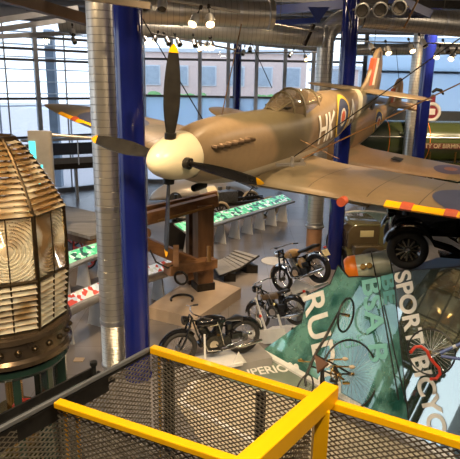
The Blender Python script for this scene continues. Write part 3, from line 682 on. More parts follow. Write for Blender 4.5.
far, fus2 = aircraft('fighter_aircraft', 'second brown fighter aircraft hanging lower and farther behind, only its tail and wings showing', m2, FH, HW, CAMO2, CAMO2W,
    (3, 1.55, .24, 0., .35), (.3, .55), (finH, rudH, .06, (8.0, .32, 1.65, 1.15)), (3.4, 4.2, 5.3, .62, .98, .75, .36), 2)
for nm, r0, r1, mt_, lb in (('roundel_ring', .47, .62, RYEL, 'yellow roundel ring'), ('roundel_ring', .25, .47, RBLUE, 'blue roundel ring'), ('roundel_ring', .16, .25, RWHT, 'white roundel ring'), ('roundel_centre', .001, .16, RRED, 'red roundel centre')):
    r1 = min(r1, .50); r0 = min(r0, .42); mb = M(); FH.disc(mb, 6.6, .0, r0, r1, .006, 1); far.l(nm, mb, mt_, fus2, label=lb)
# cables
def W1(*p): return m1 @ Vector(p)
def W2(*p): return m2 @ Vector(p)
def cable(a, b, r, mt_, lb): one('suspension_cable', M().cyl(a, b, r, 6), mt_, lb, 'cable')
DC = mat('dark_wire_rope', (.03, .027, .025), .4, .4); LC = mat('bronze_lit_wire_rope', (.5, .28, .12), .35, .8)  # bronze tone also puts orange light into the lit cable's colour
anc = W1(2.9, .78, -.27); anc2 = W1(3.05, .9, -.28)
cable(anc, P(480, 24, d=8.0), .011, DC, 'dark cable running up right from the wing bracket across the roundel')
cable(anc2, P(480, 74, d=7.6), .011, LC, 'cable with orange light put into its colour, from the wing bracket passing under the roundel')
cable(W1(2.9, -.8, -.35), P(136, 8, d=9.5), .012, DC, 'dark cable from behind the propeller blade up to the top left')
cable(W1(2.95, -.9, -.35), P(248, -6, d=13), .012, LC, 'bronze cable crossing the big duct down to the cowling')
cable(P(272, 88, d=20), P(252, 44, d=20), .015, DC, 'thin cable before the far windows left of the cockpit')
cable(P(404, 28, d=12), P(422, -8, d=12), .022, LC, 'short bronze hanger rod above the wide right duct')
cable(P(352, 28, d=12), P(344, -6, d=12), .014, DC, 'short dark cable in front of the middle blue column head')
cable(W1(4.6, 1.0, -.55), W1(3.7, .45, -.1), .006, LC, 'short thin stay from fuselage letters down to the wing')
cable(W2(9.1, 0, 1.1), P(396, 48, d=23), .012, DC, 'thin cable above the far tail fin')
# ================================================================== LIGHTHOUSE LENS
LC_ = Vector((-3.07, 6.95, 0)); t = Thing('lighthouse_lens', 'huge beehive lighthouse lens of brass framed prisms at the left edge', 'lighthouse lens', LC_)
NP = 8; RL = .84; a_first = math.radians(-90+29)   # angle of the bullseye panel facing the camera
prof = [(.84, 3.17), (.84, 4.00), (.78, 4.13), (.68, 4.32), (.56, 4.52), (.43, 4.72), (.29, 4.88)]
def merid(ang, r, z): return Vector((math.cos(ang)*r, math.sin(ang)*r, z))
def lerp_prof(pr, q):
    L_ = [math.dist(pr[i], pr[i+1]) for i in range(len(pr)-1)]; s_ = q*sum(L_)
    for i, l in enumerate(L_):
        if s_ <= l or i == len(L_)-1: u = s_/l; return (pr[i][0]+(pr[i+1][0]-pr[i][0])*u, pr[i][1]+(pr[i+1][1]-pr[i][1])*u)
        s_ -= l
def slats(a0, a1, pr, n, depth, curve=0.):
    # saw-tooth prism bars between two meridians
    mb = M(); ins = .03
    for i in range(n):
        q0, q1 = i/n, (i+.86)/n; r0, z0 = lerp_prof(pr, q0); r1, z1 = lerp_prof(pr, q1)
        def pt(u, r, z):
            A_ = merid(a0, r, z); B_ = merid(a1, r, z); e = ins*.8/max(.1, (B_-A_).length); return A_+(B_-A_)*(e+(1-2*e)*u)
        rows = []
        for k in range(7):
            u = k/6; bow = curve*(1-(2*u-1)**2)
            rows.append([pt(u, r0-.01, z0)+Vector((0, 0, bow)), pt(u, r0+depth, z0+.25*(z1-z0))+Vector((0, 0, bow)), pt(u, r1, z1)+Vector((0, 0, bow)), pt(u, r0-depth*.8, (z0+z1)/2)+Vector((0, 0, bow)), pt(u, r0-.01, z0)+Vector((0, 0, bow))])
        mb.grid(rows)
    return mb
low = [(.77, 2.50), (.835, 3.15)]
for k in range(NP):
    ac = a_first+k*2*PI/NP; a0, a1 = ac-PI/NP, ac+PI/NP; nr = Vector((math.cos(ac), math.sin(ac), 0)); tg = Vector((-nr.y, nr.x, 0)); ap = RL*math.cos(PI/NP); hw = RL*math.sin(PI/NP)-.025; zc = 3.585; hh = .40
    # bullseye panel as a saw-toothed height field of concentric rings
    N1, N2 = 72, 88; rows = []
    for j in range(N2+1):
        r_ = []
        for i in range(N1+1):
            x = -hw+2*hw*i/N1; z = -hh+2*hh*j/N2; rr_ = math.hypot(x, z)
            h_ = .03*math.sqrt(max(0, 1-(rr_/.09)**2)) if rr_ < .08 else .034*(1-((rr_-.08)/.042) % 1)
            r_.append(nr*(ap-.01+h_)+tg*x+Vector((0, 0, zc+z)))
        rows.append(r_)
    pb = M().grid(rows)
    bk_ = [nr*(ap-.03)+tg*(sx*hw)+Vector((0, 0, zc+sz*hh)) for sx, sz in ((-1, -1), (1, -1), (1, 1), (-1, 1))]; pb.add(bk_, [(0, 1, 2, 3)])
    t.l('bullseye_panel', pb, PRISM)
    t.l('upper_prism_panel', slats(a0, a1, prof[1:], 14, .062), PRISM); t.l('lower_prism_panel', slats(a0, a1, low, 8, .055), PRISM)
    rb = M().tube([merid(a0, r+.012, z) for r, z in [(.775, 2.45), (.845, 3.17)]+prof[1:]], .028, 8); t.l('brass_rib', rb, BRZ)
ring = M()
for (r, z, w_) in ((.775, 2.47, .03), (.845, 3.165, .026), (.845, 4.01, .026), (.29, 4.89, .03)):
    ring.tube([merid(a_first+PI/NP+k*2*PI/NP, r+.01, z) for k in range(NP)], w_, 8, closed=True)
t.l('frame_ring', ring, BRZ)
for k in range(NP):
    ac = a_first+k*2*PI/NP; n_ = merid(ac, RL*math.cos(PI/NP)+.035, 0)
    t.l('glazing_bar', M().tube([n_+Vector((0, 0, 3.17)), n_+Vector((0, 0, 4.0))], .008, 6), BRZ); t.l('glazing_bar', M().tube([merid(ac, .745, 2.5), merid(ac, .80, 3.15)], .012, 6), BRZ)
t.l('top_cap', M().lathe([(.001, 4.90), (.28, 4.89), (.31, 4.86), (.2, 4.84)], seg=32), BRZ)
lb = t.l('lamp_burner', M().cyl((0, 0, 2.9), (0, 0, 3.35), .07, 16).lathe([(.02, 3.35), (.09, 3.42), (.1, 3.5), (.04, 3.7)], seg=16), BRS)
bt = t.l('base_table', M().lathe([(.4, 2.47), (.80, 2.47), (.845, 2.44), (.86, 2.38), (.82, 2.36), (.81, 2.14), (.85, 2.1), (.85, 2.04), (.78, 2.0), (.3, 2.0)], seg=64), mat('lens_base_bronze', (.17, .12, .075), .22, .7, (.08, .055, .035), 5))
orn = M()
for k in range(24): orn.sphere((math.cos(k*PI/12)*.815, math.sin(k*PI/12)*.815, 2.25), .05, (1, 1, .8), 8, 6)
t.l('ornament', orn, BRZ, bt)['kind'] = 'stuff'
for k in range(10):
    a_ = k*PI/5+.15; t.l('pedestal_post', M().box((.68*math.cos(a_), .68*math.sin(a_), 1.05), (.13, .1, 1.9), Euler((0, 0, a_)).to_matrix()), FEN, smooth=False, bevel=.01)
t.l('pedestal_ring', M().lathe([(.6, 1.98), (.78, 1.98), (.8, 1.9), (.76, 1.84), (.6, 1.84)], seg=48), FEN)
t.l('pedestal_foot', M().lathe([(.001, .12), (.82, .12), (.9, .08), (.9, 0)], seg=48), FEN)
t.l('clockwork_drum', M().cyl((0, 0, .12), (0, 0, 1.0), .3, 24).cyl((0, 0, 1.0), (0, 0, 1.5), .12, 16), BRS)
t.l('red_gear_case', M().box((.25, -.35, 1.25), (.22, .2, .16)), RED, smooth=False, bevel=.02)
# ================================================================== LEFT AND MIDDLE FLOOR EXHIBITS
b0 = P(40, 160, d=15.3); t = Thing('information_pylon', 'tall silver information pylon glowing cyan, standing behind the lighthouse lens', 'pylon', (b0.x, b0.y, 0))
t.l('body', M().box((0, 0, 2.13), (.52, .2, 4.26)).cyl((.28, 0, 0), (.28, 0, 4.25), .1, 20), mat('satin_silver', (.62, .58, .52), .3, .3)); t.w('cross_tube', M().cyl(P(52, 135, d=15.2), P(152, 143, d=15.6), .045, 12), MATS['satin_silver'])
t.l('screen', M().box((-.15, -.11, 3.7), (.17, .02, .55)), TEALG, smooth=False); t.l('screen', M().box((.0, -.11, 3.0), (.2, .02, .65)), TEALG, smooth=False)
# footbridge
fa = P(20, 160, d=25); fb = P(165, 157, d=28.5); t = Thing('footbridge', 'dark steel footbridge running along the left windows behind the silver duct', 'footbridge', (fa.x, fa.y, 1.6))
A1 = Vector((fa.x, fa.y, 0)); B1 = Vector((fb.x, fb.y, 0)); fd = (B1-A1).normalized(); fn = Vector((-fd.y, fd.x, 0))
t.w('deck', M().bar(A1+Vector((0, 0, 1.75)), B1+Vector((0, 0, 1.75)), 1.2, .32), DST, smooth=False)
t.w('fascia', M().bar(A1-fn*.62+Vector((0, 0, 2.55)), B1-fn*.62+Vector((0, 0, 2.55)), .06, .55), mat('fascia_dark_blue', (.05, .06, .09), .35), smooth=False)
t.w('fascia', M().bar(A1-fn*.62+Vector((0, 0, 2.0)), B1-fn*.62+Vector((0, 0, 2.0)), .06, .28), mat('fascia_grey_metal', (.2, .2, .2), .45), smooth=False)
t.w('handrail', M().cyl(A1-fn*.62+Vector((0, 0, 3.0)), B1-fn*.62+Vector((0, 0, 3.0)), .07, 12), ALU)
for k in range(4):
    q = A1+(B1-A1)*(k+.4)/4; t.w('support_post', M().cyl(q, q+Vector((0, 0, 1.6)), .09, 12), FRM)
    t.w('stanchion', M().cyl(q-fn*.66+Vector((0, 0, 1.8)), q-fn*.66+Vector((0, 0, 3.0)), .035, 8), ALU)
# railway wagon
wc = P(85, 258, d=16.8); wz = .52; t = Thing('railway_wagon', 'old flat wooden railway wagon with a red spoked wheel behind the left info desk', 'wagon', (wc.x, wc.y, 0))
def spoked(mt_t, mt_s, c, ax, R, ns, r=.05, seg=40):
    tyre = M().torus(c, ax, R-r*.6, r*.6, seg, 10); x, y, d = basis(Vector(ax)); sp_ = M(); c = Vector(c)
    for k in range(ns):
        a_ = 2*PI*k/ns; sp_.tube([c, c+(x*math.cos(a_)+y*math.sin(a_))*(R-r)], .03, 6)
    sp_.torus(c, ax, R-r*1.5, .03, seg, 8); sp_.cyl(c-d*.08, c+d*.08, .1, 14); return tyre, sp_
wd = Vector((.62, .78, 0)).normalized(); wn = Vector((wd.y, -wd.x, 0))   # wagon runs away to the left windows
wdir = Vector((-.80, .60, 0)); wn = Vector((-.60, -.80, 0))
for s_ in (0, -1.35):
    for q in (0, 2.4):
        c = Vector((wc.x, wc.y, wz+.06))+wdir*q-wn*(-s_)*(-1)*0+Vector((0.60, .80, 0))*(-s_)
        ty, sp_ = spoked(None, None, c, wn, .6, 8); o = t.w('wheel', sp_, RED, label='red spoked wheel'); t.w('wheel_rim', ty, DST, o)
dk = Vector((wc.x, wc.y, 0))+wdir*1.25+Vector((.6, .8, 0))*.7
t.w('deck', M().bar(dk-wdir*2.0+Vector((0, 0, 1.18)), dk+wdir*2.6+Vector((0, 0, 1.18)), 2.1, .1), PLANK, smooth=False)
t.w('side_beam', M().bar(dk-wdir*2.0-Vector((.6, .8, 0))*.85+Vector((0, 0, 1.0)), dk+wdir*2.6-Vector((.6, .8, 0))*.85+Vector((0, 0, 1.0)), .12, .26).bar(dk-wdir*2.0+Vector((.6, .8, 0))*.85+Vector((0, 0, 1.0)), dk+wdir*2.6+Vector((.6, .8, 0))*.85+Vector((0, 0, 1.0)), .12, .26), WOOD, smooth=False)
t.w('headstock', M().bar(dk-wdir*2.05-Vector((.6, .8, 0))*1.1+Vector((0, 0, 1.0)), dk-wdir*2.05+Vector((.6, .8, 0))*1.1+Vector((0, 0, 1.0)), .3, .16), WOOD, smooth=False)
for s_ in (-.8, .8):
    q = dk-wdir*2.05+Vector((.6, .8, 0))*s_+Vector((0, 0, 1.0)); t.w('buffer', M().cyl(q, q-wdir*.35, .09, 12).cyl(q-wdir*.35, q-wdir*.4, .18, 16), WOOD)
# info desks
def desk(pts, label, gm, nf, depth=.55, rr_=.05, zt=.86, fin_h=.78):
    pts = [Vector((p[0], p[1], 0)) for p in pts]; c = sum(pts, Vector())/len(pts)
    t = Thing('information_desk', label, 'information desk', (c.x, c.y, 0)); top = []; fr = []
    n = len(pts)
    def nrm(i): d = (pts[min(i+1, n-1)]-pts[max(i-1, 0)]).normalized(); return Vector((-d.y, d.x, 0))
    L0 = [p+Vector((0, 0, zt)) for p in pts]; L1 = [pts[i]+nrm(i)*depth+Vector((0, 0, zt+.22)) for i in range(n)]
    sl = M(); dn = Vector((0, 0, -.05))
    sl.grid([L0, L1]); sl.grid([[p+dn for p in L0], [p+dn for p in L1]]); sl.grid([L0, [p+dn for p in L0]]); sl.grid([L1, [p+dn for p in L1]])
    t.w('table_top', sl, GREYP, smooth=False); up = Vector((0, 0, .012))
    t.w('graphic_panel', M().grid([[a_+(b_-a_)*.14+up for a_, b_ in zip(L0, L1)], [a_+(b_-a_)*.93+up for a_, b_ in zip(L0, L1)]]), gm, smooth=False)
    t.w('front_rail', M().tube([p-nrm(i)*.05+Vector((0, 0, -.02)) for i, p in enumerate(L0)], rr_, 14), ALU)
    tot = [(pts[i+1]-pts[i]).length for i in range(n-1)]; S = sum(tot)
    for k in range(nf):
        s_ = S*(k+.5)/nf; i = 0
        while s_ > tot[i] and i < n-2: s_ -= tot[i]; i += 1
        p = pts[i]+(pts[i+1]-pts[i])*s_/tot[i]; nn = nrm(i); d_ = (pts[i+1]-pts[i]).normalized()
        t.w('support_fin', M().prism([p+nn*.0, p+nn*.52, p+nn*.34+Vector((0, 0, fin_h+.12)), p+nn*.12+Vector((0, 0, fin_h+.02))], d_*.05), WHT if gm is GRN else GREYP, smooth=False)
def XY(px, py, z): p = P(px, py, z=z); return (p.x, p.y)
desk([XY(186, 233, .86), XY(213, 225, .86), XY(240, 217, .86), XY(268, 208.5, .86), XY(293, 201, .86)], 'long info desk with glowing green graphics behind the timber post', GRN, 8, .55)
desk([XY(58, 271, .86), XY(80, 262, .86), XY(100, 255, .86), XY(118, 249, .86)], 'short info desk with green graphics beside the red wagon wheel', GRN, 3, .45)
desk([XY(55, 317, .86), XY(80, 304, .86), XY(103, 294, .86), XY(140, 280, .86), XY(178, 268, .86)], 'info desk with red and white graphics passing behind the front columns', GRR, 4, .22, .10)
# timber lifting machine on its plinth
pc = P(203, 288, z=.3); t = Thing('timber_trestle_machine', 'dark timber machine frame with heavy post and cross beams on a low plinth', 'timber machine', (pc.x, pc.y, .3))
px_, py_ = pc.x, pc.y
def bx(c, s_, rz=0, rx=0, ry=0): return M().box(c, s_, Euler((rx, ry, rz)).to_matrix())
rz = math.radians(25)
t.w('main_post', bx((px_, py_, .3+1.15), (.44, .40, 2.3), rz), WOOD, smooth=False, bevel=.012)
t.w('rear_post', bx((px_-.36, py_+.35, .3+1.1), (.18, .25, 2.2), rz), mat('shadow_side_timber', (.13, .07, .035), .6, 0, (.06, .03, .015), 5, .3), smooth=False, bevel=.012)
def tb(x0, y0, d0, x1, y1, d1, w_, h_, nm='cross_beam', m_=WOOD2): return t.w(nm, M().bar(P(x0, y0, d=d0), P(x1, y1, d=d1), w_, h_), m_, smooth=False, bevel=.01)
tb(118, 226, 13.2, 217, 200, 14.1, .22, .30); tb(118, 216, 13.6, 217, 194, 14.5, .14, .18)
tb(118, 231, 13.3, 204, 268, 13.9, .20, .30)
tb(167, 270, 13.2, 214, 262, 14.0, .34, .24, 'bearing_block'); tb(176, 268, 13.0, 176, 246, 13.3, .14, .14, 'bearing_block')
tb(190, 280, 13.8, 186, 258, 13.8, .16, .16, 'bearing_block')
ir = M().torus(P(181, 278, d=13.1), (.3, 1, .1), .16, .03, 24, 8).tube([P(150, 250, d=13.3), P(156, 262, d=13.2), P(168, 268, d=13.1), P(178, 262, d=13.1)], .022, 8)
t.w('iron_ring', ir, DST)
t.w('iron_strap', M().bar(P(158, 221, d=13.2), P(212, 206, d=13.85), .03, .05).cyl(P(209, 262, d=13.6), P(209, 246, d=13.6), .06, 12), mat('brass_pin', (.5, .27, .1), .35, .8))
t.w('base_shoe', bx((px_, py_, .3+.1), (.5, .46, .2), rz), DST, smooth=False)

pp = [P(x, y, z=.3) for x, y in ((148, 307), (196, 318), (241, 288), (196, 274))]; mb = M().prism([Vector((p.x, p.y, .3)) for p in pp], (0, 0, -.3))
one('display_plinth', mb, PLIN, 'low beige plinth under the timber machine, left of the motorcycles', 'plinth', smooth=False)
pt_ = P(182, 300, z=.3); one('horseshoe_fitting', M().tube([Vector((pt_.x+.28*math.cos(a_), pt_.y+.3*math.sin(a_), .33)) for a_ in [-.4+k*(PI+.8)/16 for k in range(17)]], .03, 8), DST, 'curved iron fitting lying on the beige plinth before the timber post', 'iron fitting')
# bench
bp_ = P(235, 262, z=.0); t = Thing('slatted_bench', 'low grey slatted lounger bench right of the timber machine', 'bench', (bp_.x, bp_.y, 0))
c4 = [P(174, 268, z=.35), P(183, 272, z=.35), P(233, 254, z=.45), P(204, 243, z=.5), P(176, 256, z=.38)]
A_, B_, C_, D_ = P(211, 261, z=.34), P(220, 275, z=.30), P(259, 255, z=.50), P(236, 249, z=.42)
sl = M()
for k in range(9):
    u0, u1 = k/9, (k+.86)/9
    e0 = [B_.lerp(C_, u) for u in (u0, u1)]; e1 = [A_.lerp(D_, u) for u in (u0, u1)]
    sag = Vector((0, 0, -.10*math.sin(PI*(k+.5)/9)))
    sl.prism([e0[0]+sag, e0[1]+sag, e1[1]+sag, e1[0]+sag], (0, 0, -.05))
t.w('slat', sl, SLAT, smooth=False)['kind'] = 'stuff'
t.w('front_edge', M().tube([B_+Vector((0, 0, -.03)), B_.lerp(C_, .5)+Vector((0, 0, -.12)), C_+Vector((0, 0, -.03))], .03, 8), DST)
for u in (.2, .78):
    q0 = B_.lerp(C_, u); q1 = A_.lerp(D_, u); t.w('base_block', M().prism([Vector((q.x, q.y, 0)) for q in (q0+Vector((-.12, 0, 0)), q0+Vector((.22, 0, 0)), q1+Vector((.22, 0, 0)), q1+Vector((-.12, 0, 0)))], (0, 0, .26)), DST, smooth=False)
dsp = P(274, 261, z=.0); one('floor_disc', M().cyl(dsp, dsp+Vector((0, 0, .012)), .42, 36), WHT, 'white round marker disc on the floor left of the tan motorcycle', 'floor marker')
ft = P(79, 360, z=0); one('floor_tile_marker', M().box(ft+Vector((0, 0, .008)), (.2, .16, .014)), PLIN, 'small cream square marker on the floor right of the lighthouse lens', 'floor marker', smooth=False)
# silver bullet-shaped record car behind the timber machine
rc = P(205, 200, z=0); mtx = frame(Vector((rc.x, rc.y, 0)), (math.cos(.25), math.sin(.25), 0), (-math.sin(.25), math.cos(.25), 0))
t = Thing('streamlined_record_car', 'pale silver streamlined car body low behind the propeller and timber beams', 'car', mtx=mtx)
def shell(L, wmax, hmax, n=30, seg=28, zb=.08, p=1.0):
    rows = []
    for i in range(n+1):
        q = i/n; e = (math.sin(PI*min(1, q*1.0))**.55) if 0 < q < 1 else .0; e *= (1-.25*q)
        row = []
        for k in range(seg+1):
            a_ = 2*PI*k/seg; row.append(Vector((-L/2+L*q, wmax/2*e*math.sin(a_), zb+hmax*.5*e*(1+math.cos(a_)*.98)+(hmax*.12*math.sin(q*PI)*max(0, math.cos(a_))**6))))
        rows.append(row)
    return M().grid(rows)
bd = t.l('body_shell', shell(5.6, 2.2, 1.15), SILV); t.l('cockpit_fairing', M().sphere((.2, 0, 1.12), .42, (1.4, .7, .6), 20, 12), SILV)
for sx in (-1.6, 1.5):
    for sy in (-1, 1): t.l('wheel', M().cyl((sx, .75*sy, .3), (sx, .95*sy, .3), .3, 24), RUB)
# small brass machine under the beam
qa = P(182, 214, z=1.2); t = Thing('brass_engine_model', 'small shiny boiler machine seen between the timber beams', 'machine', (qa.x, qa.y, 0))
t.l('boiler', M().cyl((-.35, 0, 1.2), (.35, 0, 1.2), .24, 24), CHR); t.l('chimney', M().cyl((-.2, 0, 1.4), (-.2, 0, 1.9), .07, 14), BLK)
t.l('flywheel', M().torus((.1, -.3, 1.2), (0, 1, 0), .28, .03, 28, 8), BLK); t.l('cabinet', M().box((0, 0, .48), (1.0, .6, .96)), BLK, smooth=False)
# vintage chassis exhibit
ca = P(236, 207, z=.5); mtx = frame(Vector((ca.x, ca.y, 0)), (.86, .5, 0), (-.5, .86, 0)); t = Thing('vintage_car_chassis', 'cream vintage car chassis with exposed engine and pale tyre behind the green desk', 'car chassis', mtx=mtx)
t.l('frame_rail', M().box((0, -.4, .75), (3.2, .08, .14)).box((0, .4, .75), (3.2, .08, .14)).box((-1.4, 0, .75), (.08, .8, .1)).box((1.4, 0, .75), (.08, .8, .1)), DST, smooth=False)
t.l('engine_block', M().box((-.5, 0, 1.0), (.9, .5, .5)).cyl((-.8, 0, 1.3), (-.8, 0, 1.45), .1, 12).cyl((-.4, 0, 1.3), (-.4, 0, 1.45), .1, 12), ENG, smooth=False, bevel=.02)
t.l('bonnet_drum', M().cyl((-1.55, 0, 1.1), (-1.1, 0, 1.1), .42, 28), CREAM)
TAN = mat('pale_vintage_tyre', (.5, .4, .27), .6)
for sx in (-1.2, 1.2):
    for sy in (-.75, .75):
        ty, sp_ = spoked(None, None, (sx, sy, .5), (0, 1, 0), .5, 12, .09, 36); o = t.l('wheel', ty, TAN); t.l('spokes', sp_, DST, o)
t.l('steering_column', M().cyl((.2, -.2, .8), (.75, -.2, 1.4), .025, 8).torus((.75, -.2, 1.4), (.7, 0, .7), .2, .018, 24, 6), BLK)
# wall-like stanchion box in the background
# green locomotive behind the right columns
lo = P(418, 150, d=26.5); t = Thing('steam_locomotive', 'long green steam locomotive with boiler bands behind the right columns', 'locomotive', (lo.x, lo.y, 0)); LY = lo.y; LX = lo.x
t.w('boiler', M().cyl((LX-1.8, LY, 3.1), (LX+8, LY, 3.1), .95, 48), LOCO)
t.w('smokebox', M().cyl((LX-3.6, LY, 3.1), (LX-1.8, LY, 3.1), .98, 48).lathe([(.001, -.14), (.6, -.1), (.9, 0), (.98, .02)], (LX-3.6, LY, 3.1), (1, 0, 0), 40), mat('smokebox_dark_green', (.02, .03, .018), .35))
bs = M()
for k in range(5): bs.torus((LX-1.7+k*1.9, LY, 3.1), (1, 0, 0), .96, .02, 48, 6)
t.w('boiler_band', bs, ORG, label='thin orange lined boiler bands')
t.w('chimney', M().lathe([(.3, 3.95), (.24, 4.1), (.24, 4.3), (.32, 4.36), (.3, 4.4), (.2, 4.4)], (LX-2.7, LY, 0), seg=28), BLK); t.w('dome', M().sphere((LX+3.5, LY, 4.0), .4, (1, 1, .7), 24, 12), LOCO)
t.w('running_plate', M().box((LX+2, LY, 2.05), (11.4, 2.5, .08)).box((LX+2, LY-1.22, 1.95), (11.4, .05, .2)), LOCO, smooth=False)
t.w('frame', M().box((LX+2, LY, 1.2), (11, 1.0, .7)), BLK, smooth=False)
for k in range(5):
    ty, sp_ = spoked(None, None, (LX-2.6+k*2.05, LY-.75, 1.0), (0, 1, 0), 1.0, 16, .07, 48); o = t.w('driving_wheel', sp_, FEN); t.w('tyre', ty, ALU, o)
t.w('connecting_rod', M().box((LX+1.5, LY-.95, .95), (8, .06, .14)), ALU, smooth=False)
ps = t.w('nameplate', M().box((LX+1.05, LY-1.0, 2.95), (3.3, .08, .26)), mat('nameplate_backing', (.10, .03, .02), .4), smooth=False)
nm = text_mesh('CITY OF BIRMINGHAM', .27, .02, .003); mm = Matrix.Translation((LX+1.05, LY-1.05, 2.95)) @ Matrix.Rotation(PI/2, 4, 'X'); t.w('nameplate_lettering', nm.xf(mm), mat('cast_letter_cream', (.42, .36, .24), .4, .3), ps, smooth=False)
pb = M()
for k in range(5): pb.cyl((LX-1+k*1.2, LY-1.1, 2.2), (LX-1+k*1.2, LY-1.1, 2.7), .05, 8)
t.w('pipe_fitting', pb, BRS); t.w('handrail', M().cyl((LX-3.2, LY-.98, 3.35), (LX+7.5, LY-.98, 3.35), .025, 8), ALU)
t.w('builder_plate', M().box((LX-.35, LY-1.0, 3.05), (.5, .04, .32)), PLATE, smooth=False)
# round sign beyond the locomotive and the dark band below the frosted glazing
sg = P(431, 112, d=28.5); t = Thing('signal_post_sign', 'maroon post sign with a white ring above the locomotive, right of the blue column', 'sign', (sg.x, sg.y, 0))
t.l('post', M().cyl((0, .1, 0), (0, .1, sg.z+.9), .09, 12), FRMD); t.l('disc', M().cyl((0, 0, sg.z), (0, -.06, sg.z), .34, 32), mat('maroon_paint', (.22, .02, .04), .4))
t.l('ring', M().torus((0, -.06, sg.z), (0, 1, 0), .42, .09, 32, 8), WHT); t.l('square_panel', M().box((0, -.08, sg.z+.02), (.36, .04, .3)), WHT, smooth=False)
t.l('arm', M().box((0, 0, sg.z+.6), (.3, .08, .42)), MATS['maroon_paint'], smooth=False); t.l('hook', M().tube([(-.05, 0, sg.z+1.0), (.15, 0, sg.z+1.15), (.4, 0, sg.z+1.1), (.55, 0, sg.z+.9)], [.07, .09, .09, .05], 10), BLK)
bd_ = M().box((14.5, 29.6, 2.2), (14, .2, 4.4)); t = one('dark_screen_wall', bd_, mat('dark_screen_blue', (.04, .05, .065), .5), 'long dark low screen standing behind the locomotive under the frosted glazing', 'screen', smooth=False)
# glass showcase with round white rim
sc_ = P(371, 218, z=1.0); t = Thing('round_glass_showcase', 'round glass showcase with white rim under the wing behind the brown car', 'showcase', (sc_.x, sc_.y, 0))
t.l('glass_wall', M().cyl((0, 0, .1), (0, 0, .98), 1.12, 48), SHOW); t.l('rim', M().torus((0, 0, 1.0), (0, 0, 1), 1.12, .035, 48, 8), WHT); t.l('plinth', M().cyl((0, 0, 0), (0, 0, .12), 1.2, 40), GREYP)
t.l('model_base', M().box((-.2, 0, .35), (1.0, .6, .45)), WHT, smooth=False, bevel=.02); t.l('caption_board', M().box((-.5, -.3, .78), (.4, .03, .3), Euler((-.5, 0, 0)).to_matrix()), CREAM, smooth=False)
k0 = P(380, 212, z=.8); t = Thing('display_cabinet', 'pale blue display cabinet behind the round glass showcase', 'cabinet', (k0.x+.2, k0.y+1.6, 0))
t.l('cabinet_body', M().box((0, 0, .45), (.9, .5, .9)), GREYP, smooth=False, bevel=.02); t.l('sloping_lid', M().box((0, -.05, .98), (.95, .6, .06), Euler((.35, 0, 0)).to_matrix()), mat('pale_blue_lid', (.4, .55, .6), .25), smooth=False)
# ================================================================== GLASS DISPLAY WALL WITH LETTERING
PALEG = mat('pale_horn_grip', (.5, .4, .28), .4)
GN = Vector((-.734, -.59, .336)).normalized(); G0 = P(262, 347, z=.12)
def onpl(px, py, off=0.):
    r = ray(px, py); t_ = (G0+GN*off-EYE).dot(GN)/r.dot(GN); return EYE+r*t_
BD = Vector((0, 0, 1)).cross(GN); BD.z = 0; BD.normalize(); BD = -BD if BD.y > 0 else BD      # runs along the foot of the glass, towards the camera
UPD = GN.cross(BD); UPD = -UPD if UPD.z < 0 else UPD; UPD.normalize()
def plan(px, py): v = onpl(px, py)-G0; return v.dot(BD), v.dot(UPD)
def pl3(s_, u_, off=0.): return G0+BD*s_+UPD*u_+GN*off
def pane_poly(pts, off, th): return M().prism([pl3(a_, b_, off) for a_, b_ in pts], -GN*th)
tA0 = plan(301, 323); tA = plan(307, 295); tA1 = plan(330, 284); tB = plan(338, 265); tB2 = plan(348, 277); tC = plan(392, 276); tC2 = plan(394, 272); tD = plan(470, 266)
sj = plan(413, 420)[0]; sC = tC[0]; uF = -.10
t = Thing('rudge_glass_screen', 'x', 'glass screen', G0); t.o.name = 'lettered_glass_screen'
tag(t.o, 'tilted teal glass screen lettered RUDGE behind the three-wheeled cycle', 'glass screen')
g1 = t.w('glass_pane', pane_poly([(0, uF), tA0, tA, tA1, tB, tB2, tC, (sj-.02, plan(411, 395)[1]), (sj+.02, uF)], 0, .025), TEAL, smooth=False)
ed = M()
for a_, b_ in ((tA0, tA), (tA, tA1), (tA1, tB), (tB, tB2), (tB2, tC), (tC, plan(412, 410))): ed.tube([pl3(*a_, -.01), pl3(*b_, -.01)], .016, 6)
t.w('edge_trim', ed, DST)
for (x0, y0, x1, y1) in ((377, 277, 399, 400), (384, 305, 406, 402)): t.w('seam', M().tube([pl3(*plan(x0, y0), .008), pl3(*plan(x1, y1), .008)], .012, 6), BLK)
def word(th, body, cap, x0, y0, x1, y1, mt_, lb, off=.008, gap=1.0, par=None, wsc=1.0):
    # letters read downwards from (x0,y0) to (x1,y1) on the pane, tops to the right
    a_ = pl3(*plan(x0, y0), off); b_ = pl3(*plan(x1, y1), off); rd = (b_-a_); L_ = rd.length; rd.normalize(); up = GN.cross(rd).normalized()
    tm = text_mesh(body, cap/.7, .003, .012); xs = [v.x for v in tm.v]; w_ = max(xs)-min(xs); cx = (max(xs)+min(xs))/2
    k = L_/w_; mm = frame((a_+b_)/2, rd, up) @ Matrix.Diagonal((k, 1, 1, 1)) @ Matrix.Translation((-cx, 0, 0))
    return th.w('lettering', tm.xf(mm), mt_, par, smooth=False, label=lb)
word(t, 'RUDGE', .52, 312, 294, 334, 420, BONE, 'off-white RUDGE letters')
word(t, '& CO', .30, 292, 362, 298, 425, BONE, 'small off-white letters')
word(t, 'CYCLES', .16, 322, 352, 366, 337, BONE, 'faint small CYCLES letters') if False else None
cyc = text_mesh('CYCLE', .26, .002, .002); a_ = onpl(345, 344, .008); cr_ = (onpl(358, 341, .008)-onpl(332, 347, .008)).normalized(); cyc.xf(frame(a_, cr_, GN.cross(cr_)) @ Matrix.Diagonal((1.0, 1.0, 1, 1))); t.w('lettering', cyc, TEALL, smooth=False, label='small pale CYCLE lettering')
word(t, 'BSA B', .38, 370, 279, 378, 362, TEALL, 'pale teal BSA lettering')
